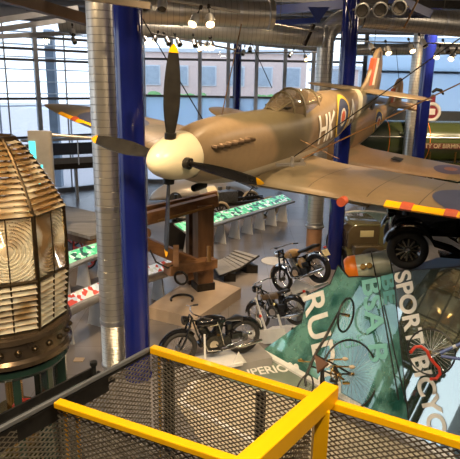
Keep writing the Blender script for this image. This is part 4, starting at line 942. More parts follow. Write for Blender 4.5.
word(t, 'BE', .26, 387, 275, 391, 304, mat('deep_teal_letter', (.1, .32, .32), .4), 'dim teal lettering')
t2 = Thing('lettered_glass_screen', 'tilted clear glass screen lettered SPORT BICYCLE mirroring the lens, right edge', 'glass screen', pl3(sj+1, uF))
g2 = t2.w('glass_pane', pane_poly([tC2, tD, (sj+4.5, tD[1]), (sj+4.5, uF), (sj+.06, uF)], .03, .025), CLEAR, smooth=False)
t2.w('edge_trim', M().tube([pl3(sj+.06, uF, .02), pl3(*tC2, .02), pl3(*tD, .02)], .014, 6), DST)
word(t2, 'SPORT', .30, 402, 272, 416, 345, BONE, 'white SPORT letters', off=.04)
word(t2, 'BICYCLE', .30, 419, 357, 446, 462, BONE, 'white BICYCLE letters', off=.04)
# structure behind the glass: floor kerb, posts, upper deck
ZD = 2.36
kb = M().bar(pl3(-.1, uF, .06)*1, pl3(5.2, uF, .06), .14, .12); one('white_kerb', kb, WHT, 'white metal kerb along the foot of the teal glass screen', 'kerb', smooth=False)
dk = Vector((BD.x, BD.y, 0)).normalized(); dn_ = Vector((-GN.x, -GN.y, 0)).normalized()   # behind the glass
t = Thing('vehicle_display_deck', 'raised dark display deck behind the glass screens carrying the black car', 'display deck', pl3(2.5, 0)+dn_*2)
e0 = onpl(396, 272)+dn_*.12; e0.z = ZD
dkp = [e0-dk*.1, e0+dk*3.6, e0+dk*3.6+dn_*4.5, e0-dk*.1+dn_*4.5]
t.w('deck_plate', M().prism([Vector((p.x, p.y, ZD)) for p in dkp], (0, 0, -.12)), BLK, smooth=False)
for i, (a_, b_) in enumerate(((.1, .2), (1.2, .2), (3.2, .2), (.1, 4.2), (3.2, 4.2))):
    q = e0+dk*a_+dn_*b_; t.w('deck_leg', M().box((q.x, q.y, (ZD-.12)/2), (.12, .12, ZD-.12)), DST, smooth=False)
q0 = G0+dn_*.5
for k in range(5):
    a_ = pl3(.5+k*1.05, uF+.05)+dn_*.25; b_ = pl3(.5+k*1.05, .55+.33*k if k < 4 else 2.2)+dn_*.25
    one('screen_strut', M().bar(a_, b_, .06, .08), DST, ['first, second, third, fourth, fifth'.split(', ')[k]+' dark strut behind the glass screens, counted from the motorcycles'][0], 'strut', 'struts behind the glass screens', smooth=False)
bkp = M().prism([Vector((p.x, p.y, .02)) for p in (pl3(0, uF)+dn_*.1, pl3(5, uF)+dn_*.1, pl3(5, uF)+dn_*5, pl3(0, uF)+dn_*3.2)], (0, 0, .04)); one('stage_floor', bkp, mat('stage_floor_green', (.06, .16, .14), .35, 0, (.03, .09, .08), 1.5), 'dark green stage floor behind the teal glass screen', 'stage', smooth=False)
# SUPERIOR plaque and added pale lit-floor slab in front of the glass
pq = [P(x, y, z=.06) for x, y in ((226, 352), (262, 349), (352, 412), (300, 402), (214, 376))]
t = Thing('floor_sign_panel', 'grey-green floor panel lettered SUPERIOR beside the white kerb', 'sign', sum(pq, Vector())/5-Vector((0, 0, .06)))
t.w('panel', M().prism(pq, (0, 0, -.05)), mat('grey_green_panel', (.23, .27, .21), .25, 0, (.15, .18, .14), 1.2), smooth=False)
sa = P(234, 374, z=.07); sb = P(297, 367, z=.07); rd = sb-sa; tm = text_mesh('SUPERIOR', .36, .004, .006); xs = [v.x for v in tm.v]; k = rd.length/(max(xs)-min(xs)); upv = Vector((0, 0, 1)).cross(rd).normalized()
tm.xf(frame((sa+sb)/2, rd, upv) @ Matrix.Diagonal((k, 1.1, 1, 1)) @ Matrix.Translation((-(max(xs)+min(xs))/2, 0, 0))); t.w('lettering', tm, BONE, smooth=False, label='off-white SUPERIOR letters')
st = [P(x, y, z=.05) for x, y in ((200, 366), (300, 404), (470, 470), (470, 640), (300, 600), (176, 402))]
t = Thing('lit_floor_slab', 'added cream slab painting light reflected on the floor, seen through the mesh under the yellow rail', 'stage', sum(st, Vector())/6-Vector((0, 0, .05)))
t.w('lit_floor_top', M().prism(st, (0, 0, -.05)), mat('lit_floor_cream', (.52, .46, .34), .4, 0, (.38, .33, .24), 3), smooth=False)  # cream colour stands for light reflecting off the floor
wb = [P(x, y, z=.06) for x, y in ((203, 370), (181, 402), (262, 446))]; t.w('white_border', M().bar(wb[0], wb[1], .09, .03).bar(wb[1], wb[2], .09, .03), WHT, smooth=False)
# ================================================================== MOTORCYCLES
ENGD = mat('dark_engine_casting', (.12, .12, .115), .28, .9, (.04, .04, .04), 22, .3)
def wheel_parts(t, c, R, tr, ns=24, hubr=.06, mt_t=RUB, rimm=CHR, wdt=.0):
    w = t.l('wheel', M().torus(c, (0, 1, 0), R-tr, tr, 40, 12), mt_t)
    t.l('rim', M().lathe([(R-2*tr+.012, -.025), (R-2*tr-.012, 0), (R-2*tr+.012, .025), (R-2*tr+.02, 0), (R-2*tr+.012, -.025)], c, (0, 1, 0), 40), rimm, w)
    c = Vector(c); sp_ = M()
    for k in range(ns):
        a_ = 2*PI*k/ns; s_ = .05 if k % 2 else -.05
        sp_.tube([c+Vector((math.cos(a_+.25)*hubr*.7, s_, math.sin(a_+.25)*hubr*.7)), c+Vector((math.cos(a_)*(R-2*tr), 0, math.sin(a_)*(R-2*tr)))], .0028, 4)
    t.l('spokes', sp_, CHR, w); t.l('hub', M().cyl(c-Vector((0, .07, 0)), c+Vector((0, .07, 0)), hubr, 18).cyl(c-Vector((0, .11, 0)), c+Vector((0, .11, 0)), .014, 8), ENG, w)
def mudguard(t, c, R, a0, a1, w_, mt_, nm, n=18):
    rows = []
    for i in range(n+1):
        a_ = a0+(a1-a0)*i/n; rows.append([Vector((c[0]+math.cos(a_)*(R+dz), y, c[2]+math.sin(a_)*(R+dz))) for y, dz in ((-w_, -.03), (-w_*.8, .005), (-w_*.3, .022), (w_*.3, .022), (w_*.8, .005), (w_, -.03))])
    return t.l(nm, M().grid(rows), mt_)
def motorcycle(label, front, rear, R, kind, upv=(0, 0, 1), lean=0.):
    # local frame: x forward, origin on the ground below the rear axle; axles at given world points
    fwd = (front-rear); wb = fwd.length; x = fwd.normalized(); y = Vector(upv).cross(x).normalized(); z = x.cross(y)
    mm = Matrix((x, y, z)).transposed().to_4x4(); mm.translation = rear-z*R
    t = Thing('vintage_motorcycle', label, 'motorcycle', mtx=mm); tr = .056 if kind != 'slim' else .04; K_ = 1.3 if kind == 'black' else 1.1
    pm = {'black': BLKG, 'tan': TANC, 'slim': mat('brass_tank_enamel', (.22, .15, .09), .25, .5)}[kind]; gm = {'black': BLKG, 'tan': CHR, 'slim': BLKG}[kind]
    fa = (wb, 0, R); ra = (0, 0, R)
    wheel_parts(t, fa, R, tr, rimm=CHR); wheel_parts(t, ra, R+(.02 if kind == 'tan' else 0), tr+(.01 if kind == 'tan' else 0), rimm=CHR, hubr=.085)
    mudguard(t, ra, R+.03, math.radians(25), math.radians(165), .07, gm, 'rear_mudguard'); mudguard(t, fa, R+.03, math.radians(15), math.radians(140), .06, gm, 'front_mudguard')
    hx, hz = wb-.28, .98   # head
    ff = M()
    for s_ in (-.085, .085): ff.tube([(wb, s_, R), (wb-.13, s_, .60), (hx+.02, s_*.9, hz+.04)], [.02, .024, .022], 10)
    ff.tube([(hx+.02, -.09, hz+.03), (hx+.02, .09, hz+.03)], .022, 8).tube([(hx+.06, -.09, hz-.13), (hx+.06, .09, hz-.13)], .022, 8)
    t.l('front_fork', ff, BLKG if kind != 'slim' else CHR)
    fr = M(); fr.tube([(hx, 0, hz), (hx-.1, 0, .62), (wb*.62, 0, .28), (wb*.3, 0, .24)], .018, 8).tube([(hx, 0, hz-.05), (wb*.45, 0, .74), (.32, 0, .66)], .018, 8)
    for s_ in (-.1, .1): fr.tube([(.32, s_*.4, .66), (0, s_, R), (wb*.3, s_*.6, .25)], .014, 8)
    fr.tube([(.34, 0, .68), (wb*.3, 0, .24)], .018, 8); t.l('frame', fr, BLKG)
    # engine: crankcase, finned cylinders, gearbox, primary case
    e = M().cyl((wb*.50, -.10*K_, .38), (wb*.50, .10*K_, .38), .145*K_, 28).cyl((wb*.30, -.09, .38), (wb*.30, .09, .38), .10, 24)
    e.box((wb*.42, 0, .36), (.34, .14, .16)); eng = t.l('crankcase', e, ENGD, bevel=0); t.l('oil_tank', M().cyl((.30, -.02, .50), (.30, -.02, .72), .085, 20), BLKG); t.l('magneto', M().cyl((wb*.68, -.07, .40), (wb*.68, .07, .40), .055, 16), BLKG); t.l('gearbox_lever', M().tube([(wb*.35, .16, .35), (wb*.42, .17, .75), (wb*.45, .17, .88)], .009, 6), CHR); t.l('fork_spring', M().tube([(hx+.05+.03*math.cos(k*1.1), .03*math.sin(k*1.1), hz-.35+.012*k) for k in range(24)], .007, 5), CHR)
    def cylr(bx_, tx, h0, h1, r_):
        b_ = Vector((bx_, 0, h0)); c_ = Vector((tx, 0, h1)); d_ = (c_-b_); cy = M().cyl(b_, c_, r_*.7, 16); n = 8
        for k in range(n): p_ = b_+d_*(.2+.75*k/n); cy.cyl(p_, p_+d_*.045, r_, 20)
        cy.cyl(c_, c_+d_.normalized()*.05, r_*.85, 16); return cy
    if kind == 'tan': t.l('cylinder', cylr(wb*.52, wb*.545, .44, .76, .11), ENG)
    elif kind == 'slim': t.l('cylinder', cylr(wb*.52, wb*.55, .44, .72, .09), ENGD)
    else:
        t.l('cylinder', cylr(wb*.54, wb*.65, .44, .74, .098), ENGD); t.l('cylinder', cylr(wb*.46, wb*.38, .44, .74, .098), ENGD)
    t.l('timing_cover', M().cyl((wb*.50, .10, .38), (wb*.50, .135, .38), .09, 24).cyl((wb*.50, -.10, .38), (wb*.50, -.14, .38), .11, 24), CHR, eng)
    # fuel tank
    if kind == 'slim': tk = M().box((wb*.50, 0, .74), (.5, .15, .15)); t.l('fuel_tank', tk, pm, bevel=.03)
    else:
        rows = []
        for i in range(15):
            q = i/14; e_ = max(.02, math.sin(PI*min(1, q*.9+.06)))**.55; cx_ = .40+(hx-.08-.40)*q
            rows.append([Vector((cx_, .15*e_*math.sin(a_), .82+.02*q+.135*e_*math.cos(a_)*(1 if math.cos(a_) > 0 else .7))) for a_ in [2*PI*k/18 for k in range(19)]])
        tk = t.l('fuel_tank', M().grid(rows), pm)
        t.l('filler_cap', M().cyl((wb*.55, .03, .9), (wb*.55, .03, .94), .03, 14), CHR, tk)
        t.l('tank_badge', M().box((wb*.5, .135, .82), (.16, .012, .05)).box((wb*.5, -.135, .82), (.16, .012, .05)), CREAM if kind == 'black' else CHR, tk, smooth=False)
    if kind == 'tan': t.l('side_cover', M().sphere((.33, .1, .56), .13, (1, .35, 1), 16, 10).sphere((.33, -.1, .56), .13, (1, .35, 1), 16, 10), TANC, label='tan side covers')
    # saddle
    if kind == 'tan': sd = M().tube([(-.22, 0, .83), (-.1, 0, .86), (.1, 0, .82), (.3, 0, .82), (.42, 0, .85)], [.07, .1, .11, .10, .06], 12); [setattr(v, 'z', .84+(v.z-.84)*.5) for v in sd.v]
    else:
        sd = M().tube([(-.02+.05, 0, .80), (.12, 0, .81), (.25, 0, .79), (.38, 0, .80)], [.09, .14, .09, .035], 14); [setattr(v, 'z', .80+(v.z-.80)*.35) for v in sd.v]
    t.l('saddle', sd, BLK)
    sprg = M()
    for s_ in (-.09, .09): sprg.tube([(.06+.03*math.cos(k*.9), s_+.03*math.sin(k*.9), .68+.012*k) for k in range(10)], .006, 5)
    t.l('saddle_springs', sprg, CHR)
    hb = M().tube([(hx-.22, -.36, hz+.09), (hx-.08, -.28, hz+.13), (hx+.0, -.1, hz+.12), (hx+.0, .1, hz+.12), (hx-.08, .28, hz+.13), (hx-.22, .36, hz+.09)], .012, 8)
    ho = t.l('handlebar', hb, CHR)
    for s_ in (-1, 1): t.l('grip', M().cyl((hx-.15, .325*s_, hz+.11), (hx-.26, .38*s_, hz+.08), .018, 10), RUB, ho); t.l('lever', M().tube([(hx-.04, .25*s_, hz+.14), (hx-.02, .36*s_, hz+.12)], .006, 6), CHR, ho)
    hl = t.l('headlamp', M().lathe([(.01, -.12), (.06, -.09), (.085, -.02), (.09, .02), (.085, .03)], (hx+.16, 0, hz-.02), (1, 0, -.05), 20), BLKG if kind != 'tan' else CHR); t.l('headlamp_lens', M().sphere((hx+.19, 0, hz-.022), .08, (.25, 1, 1), 16, 8), BULBD, hl)
    ex = M(); ex.tube([(wb*.6, .12, .62), (wb*.66, .15, .48), (wb*.6, .17, .30), (wb*.35, .18, .26), (.1, .19, .27)], .02, 10).tube([(.18, .19, .265), (.1, .19, .27), (-.28, .19, .30), (-.34, .19, .31)], [.025, .042, .042, .02], 12)
    t.l('exhaust_pipe', ex, CHR)
    if kind != 'tan': t.l('exhaust_pipe', M().tube([(wb*.6, -.12, .62), (wb*.66, -.15, .48), (wb*.6, -.17, .30), (wb*.35, -.18, .26), (.1, -.19, .27), (-.28, -.19, .30)], [.02, .02, .02, .02, .035, .035], 12), CHR)
    t.l('number_plate', M().box((-.36 if kind != 'tan' else -.37, 0, .62), (.012, .2, .16), Euler((0, .25, 0)).to_matrix()), PLATE if kind == 'tan' else WHT, smooth=False); t.l('tail_lamp', M().cyl((-.37, 0, .74), (-.41, 0, .745), .03, 14), RED)
    t.l('toolbox', M().box((.20, .13, .50), (.22, .08, .12)), BLKG, smooth=False, bevel=.01); t.l('carburettor', M().cyl((wb*.42, .0, .52), (wb*.42, .1, .56), .035, 12), BRS)
    t.l('footrest', M().cyl((wb*.42, -.28, .3), (wb*.42, .28, .3), .014, 8), RUB)
    t.l('chain', M().tube([(0, -.13, R+.05), (wb*.3, -.13, .43)], .01, 6).tube([(0, -.13, R-.05), (wb*.3, -.13, .33)], .01, 6), DST)
    return t, mm, wb
def stand(name_lb, pts, hub, extra=True):
    a_, b_, c_ = pts
    base = [Vector((p.x, p.y, p.z)) for p in a_]; t = Thing('display_stand', name_lb, 'display stand', sum(base, Vector())/len(base))
    t.w('base_board', M().prism(base, (0, 0, -.06)), WHT, smooth=False)
    for p, q in b_: t.w('upright', M().bar(p, q, .035, .035), WHT, smooth=False)
    for bp in c_: t.w('support_block', M().prism(bp[0], bp[1]), WHT, smooth=False)
    return t
# nearest: black twin
r1 = P(243, 336, z=.64); f1 = P(179, 349, z=.60)
mc1, mm1, wb1 = motorcycle('large black twin-cylinder motorcycle nearest to the yellow rail', f1, r1, .375, 'black')
def lp(mm, *p): return mm @ Vector(p)
bp1 = [lp(mm1, x, y, -.02) for x, y in ((-.5, -.35), (wb1+.35, -.35), (wb1+.35, .35), (-.5, .35))]
t = Thing('motorcycle_plinth', 'low grey plinth under the nearest black motorcycle', 'plinth', (bp1[0]+bp1[2])/2*1); one_ = M().prism([Vector((p.x, p.y, .235)) for p in bp1], (0, 0, -.235)); t.w('plinth_block', one_, mat('grey_plinth', (.3, .28, .26), .5), smooth=False)
stand('white triangular stand under the nearest black motorcycle', ([lp(mm1, x, y, .05) for x, y in ((.2, -.15), (.2, .45), (wb1*.8, .45), (wb1*.8, -.15))], [(lp(mm1, wb1*.66, .2, .05), lp(mm1, wb1*.66, .2, .68))], [([lp(mm1, .1, .36, .0), lp(mm1, .42, .36, .0), lp(mm1, .26, .36, .26)], (mm1.to_3x3() @ Vector((0, .04, 0))))]), None)
# middle: slim early machine, nose down towards the hall
r2 = P(295, 311, d=12.15); f2 = P(258.5, 315, d=12.9)
mc2, mm2, wb2 = motorcycle('slim early motorcycle with brass tank on a white stand, between the other two', f2, r2, .33, 'slim')
stand('white box stand under the slim middle motorcycle', ([lp(mm2, x, y, -.04) for x, y in ((.0, -.25), (.0, .55), (wb2*.9, .55), (wb2*.9, -.25))], [(lp(mm2, wb2*.7, .25, -.04), lp(mm2, wb2*.75, .25, .8)), (lp(mm2, .3, .25, -.04), lp(mm2, .3, .25, .35))], [([lp(mm2, -.05, .56, -.2), lp(mm2, wb2*.95, .56, -.2), lp(mm2, wb2*.95, .56, .12), lp(mm2, -.05, .56, .12)], (mm2.to_3x3() @ Vector((0, .03, 0)))), ([lp(mm2, -.05, -.28, -.2), lp(mm2, wb2*.95, -.28, -.2), lp(mm2, wb2*.95, .56, -.2), lp(mm2, -.05, .56, -.2)], (0, 0, .04))]), None)
q = lp(mm2, wb2/2, .1, -.2); one('stand_pedestal', M().box((q.x, q.y, q.z/2-.0), (.5, .4, max(.1, q.z))), WHT, 'white pedestal block under the middle motorcycle stand', 'pedestal', smooth=False)
# far: tan and chrome machine, nose down
r3 = P(318, 268, d=12.5); f3 = P(282, 279, d=13.45)
mc3, mm3, wb3 = motorcycle('tan and chrome motorcycle raised highest, in front of the middle blue column', f3, r3, .34, 'tan')
q = lp(mm3, wb3/2, 0, -.02)
stand('white angled stand under the tan motorcycle', ([lp(mm3, x, y, -.03) for x, y in ((.0, -.2), (.0, .3), (wb3*.9, .3), (wb3*.9, -.2))], [(lp(mm3, wb3*.5, .1, 0), lp(mm3, wb3*.5, .1, .3)), (Vector((q.x, q.y, 0)), q)], [([lp(mm3, .1, .2, -.03), lp(mm3, wb3*.8, .2, -.03), lp(mm3, wb3*.45, .2, .24)], (mm3.to_3x3() @ Vector((0, .04, 0))))]), None)
one('stand_pedestal', M().box((q.x, q.y, .04), (.8, .8, .08)).box((q.x, q.y, max(.2, (q.z-.1)/2)), (.3, .3, max(.3, q.z-.15))), GREYP, 'pale pedestal block under the tan motorcycle stand', 'pedestal', smooth=False)
# ================================================================== THREE-WHEELED CYCLE
s_a = P(346, 315, d=9.9); s_b = P(306, 386, d=9.0); bw = P(351, 374, d=9.45)
t = Thing('vintage_tricycle', 'thin framed vintage tricycle with one big spoked wheel in front of the RUDGE letters', 'tricycle', (s_a+s_b)/2)
def cwheel(t, c, ax, R, ns, tr=.014, nm='wheel', mt_=BLK):
    w = t.w(nm, M().torus(c, ax, R, tr, 56, 8), mt_); x, y, d = basis(Vector(ax)); sp_ = M()
    for k in range(ns):
        a_ = 2*PI*k/ns; sp_.tube([c+d*(.05 if k % 2 else -.05), c+(x*math.cos(a_)+y*math.sin(a_))*R], .0022, 4)
    t.w('spokes', sp_, ALU, w); t.w('hub', M().cyl(c-d*.07, c+d*.07, .028, 12), BRS, w)
axs = Vector((.78, -.62, .05)).normalized(); axb = Vector((.42, -.80, .42)).normalized()
cwheel(t, s_a, axs, .31, 20, .02); cwheel(t, s_b+Vector((-.02, 0, -.1)), axs, .28, 20, .014)
cwheel(t, bw, axb, .58, 44, .018)
md = P(318, 356, d=9.35)
t.w('frame_tube', M().tube([s_a, P(338, 313, d=9.85), P(326, 336, d=9.6), P(315, 355, d=9.4), P(305, 378, d=9.1), s_b], [.016, .02, .026, .026, .024, .018], 10), BLK)
t.w('frame_tube', M().tube([P(315, 355, d=9.4), P(330, 362, d=9.4), bw], .018, 8).tube([P(311, 366, d=9.25), P(332, 374, d=9.35), bw], .016, 8), BLK)
t.w('steering_rod', M().tube([P(340, 314, d=9.8), P(327, 345, d=9.45), P(322, 372, d=9.2)], .007, 6), DST)
sd = M(); sc0 = P(319, 362, d=9.15); sd.prism([P(314, 354, d=9.2), P(329, 363, d=9.2), P(317, 373, d=9.1)], (.02, .04, -.05)); t.w('saddle', sd, LEA, smooth=False, bevel=.012)
for (x0, y0, x1, y1) in ((328, 360, 345, 359), (330, 366, 352, 367)): o = t.w('handle_lever', M().cyl(P(x0, y0, d=9.3), P(x1, y1, d=9.25), .014, 8), BRS); t.w('grip', M().sphere(P(x1, y1, d=9.25), .042, (1.4, .8, .8), 10, 8), PALEG, o)
t.w('crank_assembly', M().torus(P(334, 372, d=9.3), axs, .11, .012, 24, 6).torus(P(339, 377, d=9.3), axs, .07, .01, 20, 6).cyl(P(330, 368, d=9.3), P(344, 380, d=9.25), .018, 8).box(P(346, 383, d=9.25), (.12, .05, .03)).box(P(335, 385, d=9.2), (.1, .05, .03)), BRS, smooth=False)
t.w('chain_case', M().tube([P(334, 366, d=9.3), P(338, 374, d=9.3), P(336, 382, d=9.25), P(330, 380, d=9.25)], .035, 8), BLK)
t.w('side_lamp', M().cyl(P(304, 361, d=9.3), P(298, 360, d=9.3), .02, 8).cyl(P(312, 362, d=9.3), P(298, 361, d=9.3), .008, 6).sphere(P(301, 360, d=9.3), .03, (1, 1, 1), 8, 6), BRS)
fb0 = Vector((bw.x, bw.y, 0)); one('tricycle_support_post', M().cyl(Vector((s_b.x+.35, s_b.y+.35, 0)), P(322, 368, d=9.4), .03, 10), DST, 'thin dark post carrying the vintage tricycle in front of the glass', 'post')
# ================================================================== RACING BICYCLE WITH RED BARS
def bpt(x, y, d=7.6): return P(x, y, d=d)
t = Thing('racing_bicycle', 'racing bicycle with red dropped handlebar in front of the SPORT BICYCLE glass', 'bicycle', bpt(430, 372))
ax = Vector((-.50, -.80, .33)).normalized(); hc = bpt(431, 352, 7.95)
cwheel(t, hc, ax, .33, 32, .013)
t.w('handlebar', M().tube([bpt(411, 352, 7.4), bpt(415, 347), bpt(421, 346.5), bpt(427, 351), bpt(429, 356), bpt(434, 363), bpt(439, 368), bpt(440, 374), bpt(436, 379), bpt(431, 379, 7.4)], .022, 10), RED, label='red taped dropped handlebar')
t.w('handlebar_stem', M().cyl(bpt(430, 358), bpt(442, 352), .016, 10), CHR); t.w('top_tube', M().cyl(bpt(440, 353), bpt(475, 337, 7.5), .022, 12), mat('blue_white_tube', (.12, .16, .35), .25)); t.w('white_band', M().cyl(bpt(445, 350.6), bpt(456, 345.8, 7.55), .0235, 12), WHT)
t.w('down_tube', M().cyl(bpt(441, 356), bpt(480, 362, 7.5), .022, 12), MATS['blue_white_tube']); t.w('front_fork', M().tube([bpt(441, 354), bpt(436, 352, 7.8), hc+ax*.05], .012, 8).tube([bpt(441, 354), bpt(437, 354, 7.9), hc-ax*.05], .012, 8), CHR)
t.w('saddle', M().tube([bpt(486, 330, 7.5), bpt(500, 328, 7.5)], [.05, .08], 10), BLK); cwheel(t, bpt(500, 352, 7.7), ax, .33, 32, .013)
t.w('brake_lever', M().tube([bpt(416, 346.5), bpt(417, 356)], .009, 6).tube([bpt(440, 370), bpt(434, 371)], .009, 6), CHR)
t.w('wall_bracket', M().cyl(hc+ax*-.05, hc-ax*.6+Vector((.1, 0, 0)), .02, 8), DST)
# ================================================================== CARS
# small saloon seen from behind
cb = P(366, 262, d=16.8); cz = .0; mtx = frame(Vector((cb.x, cb.y, 0)), (1, .1, 0), (-.1, 1, 0)); t = Thing('vintage_saloon_car', 'small brown and olive vintage saloon behind the teal glass, left of the black car', 'car', mtx=mtx)
def carbody(w0, w1, z0, z1, y0, y1, rt=.08):
    rows = []
    for q in range(9):
        a_ = q/8; rows.append((a_,))
    m_ = M(); return m_.box((0, (y0+y1)/2, (z0+z1)/2), (w0, y1-y0, z1-z0))
t.l('cabin', M().prism([(-.62, 0, .70), (.62, 0, .70), (.64, 0, 1.30), (.52, 0, 1.50), (-.52, 0, 1.50), (-.64, 0, 1.30)], (0, 1.5, 0)), CARB, bevel=.04); t.l('roof', M().prism([(-.52, -.02, 1.49), (.52, -.02, 1.49), (.42, -.0, 1.56), (-.42, -.0, 1.56)], (0, 1.45, 0)), CARO, bevel=.02)
t.l('side_panel', M().box((.50, .2, 1.12), (.34, .5, .8)), CARO, bevel=.03); t.l('rear_window', M().box((-.05, -.012, 1.26), (.42, .03, .2)), mat('cream_blind', (.62, .55, .3), .4), label='cream rear window blind', bevel=.01)
t.l('luggage_trunk', M().box((-.1, -.25, .78), (.9, .45, .4)), CARB, bevel=.05); t.l('bumper', M().box((0, -.5, .42), (1.35, .05, .09)), CHR, bevel=.01)
for s_ in (-1, 1):
    t.l('rear_fender', M().lathe([(.36, -.12), (.42, -.11), (.44, 0), (.42, .11), (.36, .12)], (.55*s_, .15, .38), (1, 0, 0), 24, 0, PI), CARO); t.l('wheel', M().torus((.55*s_, .15, .36), (1, 0, 0), .28, .07, 32, 10), RUB)
    t.l('wheel', M().torus((.55*s_, 2.1, .36), (1, 0, 0), .28, .07, 32, 10), RUB)
    t.l('tail_lamp', M().cyl((.5*s_, -.3, .62), (.5*s_, -.36, .62), .04, 12), RED)
t.l('spare_wheel', M().torus((-.05, -.50, .62), (0, 1, 0), .28, .065, 36, 10), RUB); t.l('bonnet', M().box((0, 1.95, .82), (.8, 1.1, .5)), CARB, bevel=.06)
# black tourer on the deck: side-on, front wheel to the left
wcn = P(408, 245, d=9.9); ax = Vector((-.22, -.97, .0)).normalized(); fdx = Vector((-.97, .22, 0)).normalized()
gz = ZD; Rw = max(.3, wcn.z-ZD); mtx = frame(Vector((wcn.x, wcn.y, ZD)), fdx, Vector((-fdx.y, fdx.x, 0)))
t = Thing('vintage_black_car', 'black vintage car with large spoked wheel on the raised deck at the right edge', 'car', mtx=mtx)
sd_ = 1 if (mtx.to_3x3() @ Vector((0, 1, 0))).dot(ax) > 0 else -1
Rw = .37
for xx in (0, -2.5):
    for yy in (0, -1.25*sd_):
        w = t.l('wheel', M().torus((xx, yy, Rw), (0, 1, 0), Rw-.078, .08, 44, 14), RUB); t.l('wheel_disc', M().lathe([(.05, .03*sd_), (.17, .0), (.21, .03*sd_), (.235, .05*sd_), (.25, .02*sd_)], (xx, yy, Rw), (0, 1, 0), 36), BLKG, w)
        t.l('hub_cap', M().lathe([(.001, .10*sd_), (.05, .09*sd_), (.065, .04*sd_), (.07, 0)], (xx, yy, Rw), (0, 1, 0), 20), CHR, w)
        sp_ = M()
        for k in range(12): a_ = 2*PI*k/12; sp_.cyl((xx+.06*math.cos(a_), yy+.03*sd_, Rw+.06*math.sin(a_)), (xx+.21*math.cos(a_), yy+.02*sd_, Rw+.21*math.sin(a_)), .014, 6)
        t.l('spokes', sp_, mat('cream_spoke', (.2, .17, .12), .4) if 'cream_spoke' not in MATS else MATS['cream_spoke'], w)
def fender(xc, yc):
    rows = []
    for i in range(26):
        q = i/25; a_ = math.radians(165-150*min(1, q*1.35)) if q < .74 else math.radians(15); 
        if q < .74: x_, z_ = xc+(-math.cos(a_+PI))*-.52, Rw+.52*math.sin(a_)
        if q < .74: x_ = xc-math.cos(a_)*-.52*-1 if False else xc-.52*math.cos(PI-a_)*-1*-1
        else: u = (q-.74)/.26; x_ = xc-.50-.75*u; z_ = Rw+.135-.30*u**.6
        rows.append([Vector((x_, yc+y_, z_+dz)) for y_, dz in ((-.17, -.05), (-.13, .0), (0, .03), (.13, .0), (.17, -.05))])
    return M().grid(rows)
def fender2(xc, yc):
    pts_ = [(xc+.47*math.cos(a_), Rw+.47*math.sin(a_)) for a_ in [math.radians(20+k*7.5) for k in range(19)]]+[(xc-.75, Rw+.12), (xc-1.05, Rw-.04), (xc-1.4, Rw-.1)]
    return M().grid([[Vector((x_, yc+y_, z_+dz)) for y_, dz in ((-.18, -.06), (-.14, .0), (0, .03), (.14, .0), (.18, -.06))] for x_, z_ in pts_])
for yy in (0, -1.25*sd_): t.l('front_fender', fender2(0, yy), BLKG)
for yy in (0, -1.25*sd_): t.l('rear_fender', fender2(-2.5, yy), BLKG)
yc = -.62*sd_
t.l('bonnet', M().prism([(.25, yc-.30, .55), (.25, yc+.30, .55), (.25, yc+.30, 1.0), (.25, yc+.18, 1.12), (.25, yc-.18, 1.12), (.25, yc-.30, 1.0)], (-1.2, 0, .03)), BLKG, bevel=.02)
t.l('radiator', M().box((.28, yc, .82), (.08, .56, .62)), CHR, bevel=.02)
t.l('body', M().prism([(-.95, yc-.52, .42), (-3.1, yc-.52, .42), (-3.2, yc-.52, 1.05), (-2.6, yc-.52, 1.12), (-.95, yc-.52, 1.16)], (0, 1.04, 0)), BLKG, bevel=.03)
t.l('windscreen', M().box((-1.0, yc, 1.36), (.03, .98, .36)), SHOW, bevel=0, smooth=False); t.l('side_window', M().box((-1.6, yc+.53*sd_, .92), (.34, .02, .22)), mat('pale_side_panel', (.5, .55, .55), .2), smooth=False)
t.l('running_board', M().box((-1.35, yc+.62*sd_, .34), (1.6, .3, .05)), BLKG, smooth=False)
for s_ in (-1, 1): t.l('headlamp', M().lathe([(.01, -.14), (.08, -.1), (.12, 0), (.11, .02), (.001, .03)], (.38, yc+.36*s_, 1.0), (1, 0, 0), 20), BLKG)
t.l('side_lamp', M().cyl((.1, .0, 1.02), (.1, .0, 1.2), .06, 12), BLKG); t.l('door_line', M().tube([(-1.35, yc+.53*sd_, .5), (-1.35, yc+.53*sd_, 1.1), (-1.95, yc+.53*sd_, 1.1), (-1.95, yc+.53*sd_, .5)], .008, 5), CHR)
# pale cylinder with orange end
ca_ = P(352, 268.5, d=10.9); cb_ = P(391, 262, d=10.7); cd = (cb_-ca_).normalized(); t = Thing('glass_cylinder_exhibit', 'pale translucent cylinder with orange end cap resting behind the glass', 'cylinder exhibit', ((ca_+cb_)/2))
t.w('drum', M().cyl(ca_, cb_, .25, 36), mat('pale_translucent_shell', (.62, .60, .47), .15, 0, (.3, .36, .3), 3, coat=.5)); t.w('orange_cap', M().lathe([(.001, -.14), (.2, -.13), (.24, -.08), (.26, 0), (.26, .1), (.255, .11)], ca_, cd, 32), ORG, label='orange end cap')
t.w('dark_band', M().cyl(ca_.lerp(cb_, .55), ca_.lerp(cb_, .58), .27, 36).cyl(ca_.lerp(cb_, .97), cb_, .27, 36), BLK)
nn = (EYE-ca_); nn = (nn-cd*nn.dot(cd)).normalized()
for u in (.30, .46): c_ = ca_.lerp(cb_, u)+nn*.262; t.w('gauge_dial', M().cyl(c_-nn*.02, c_+nn*.02, .05, 16).torus(c_+nn*.02, nn, .05, .01, 20, 6), BRS)
c_ = (ca_+cb_)/2; hz_ = c_.z-.27; t.w('support_trestle', M().box((c_.x, c_.y, hz_/2), (.6, .2, hz_)), FEN, smooth=False)
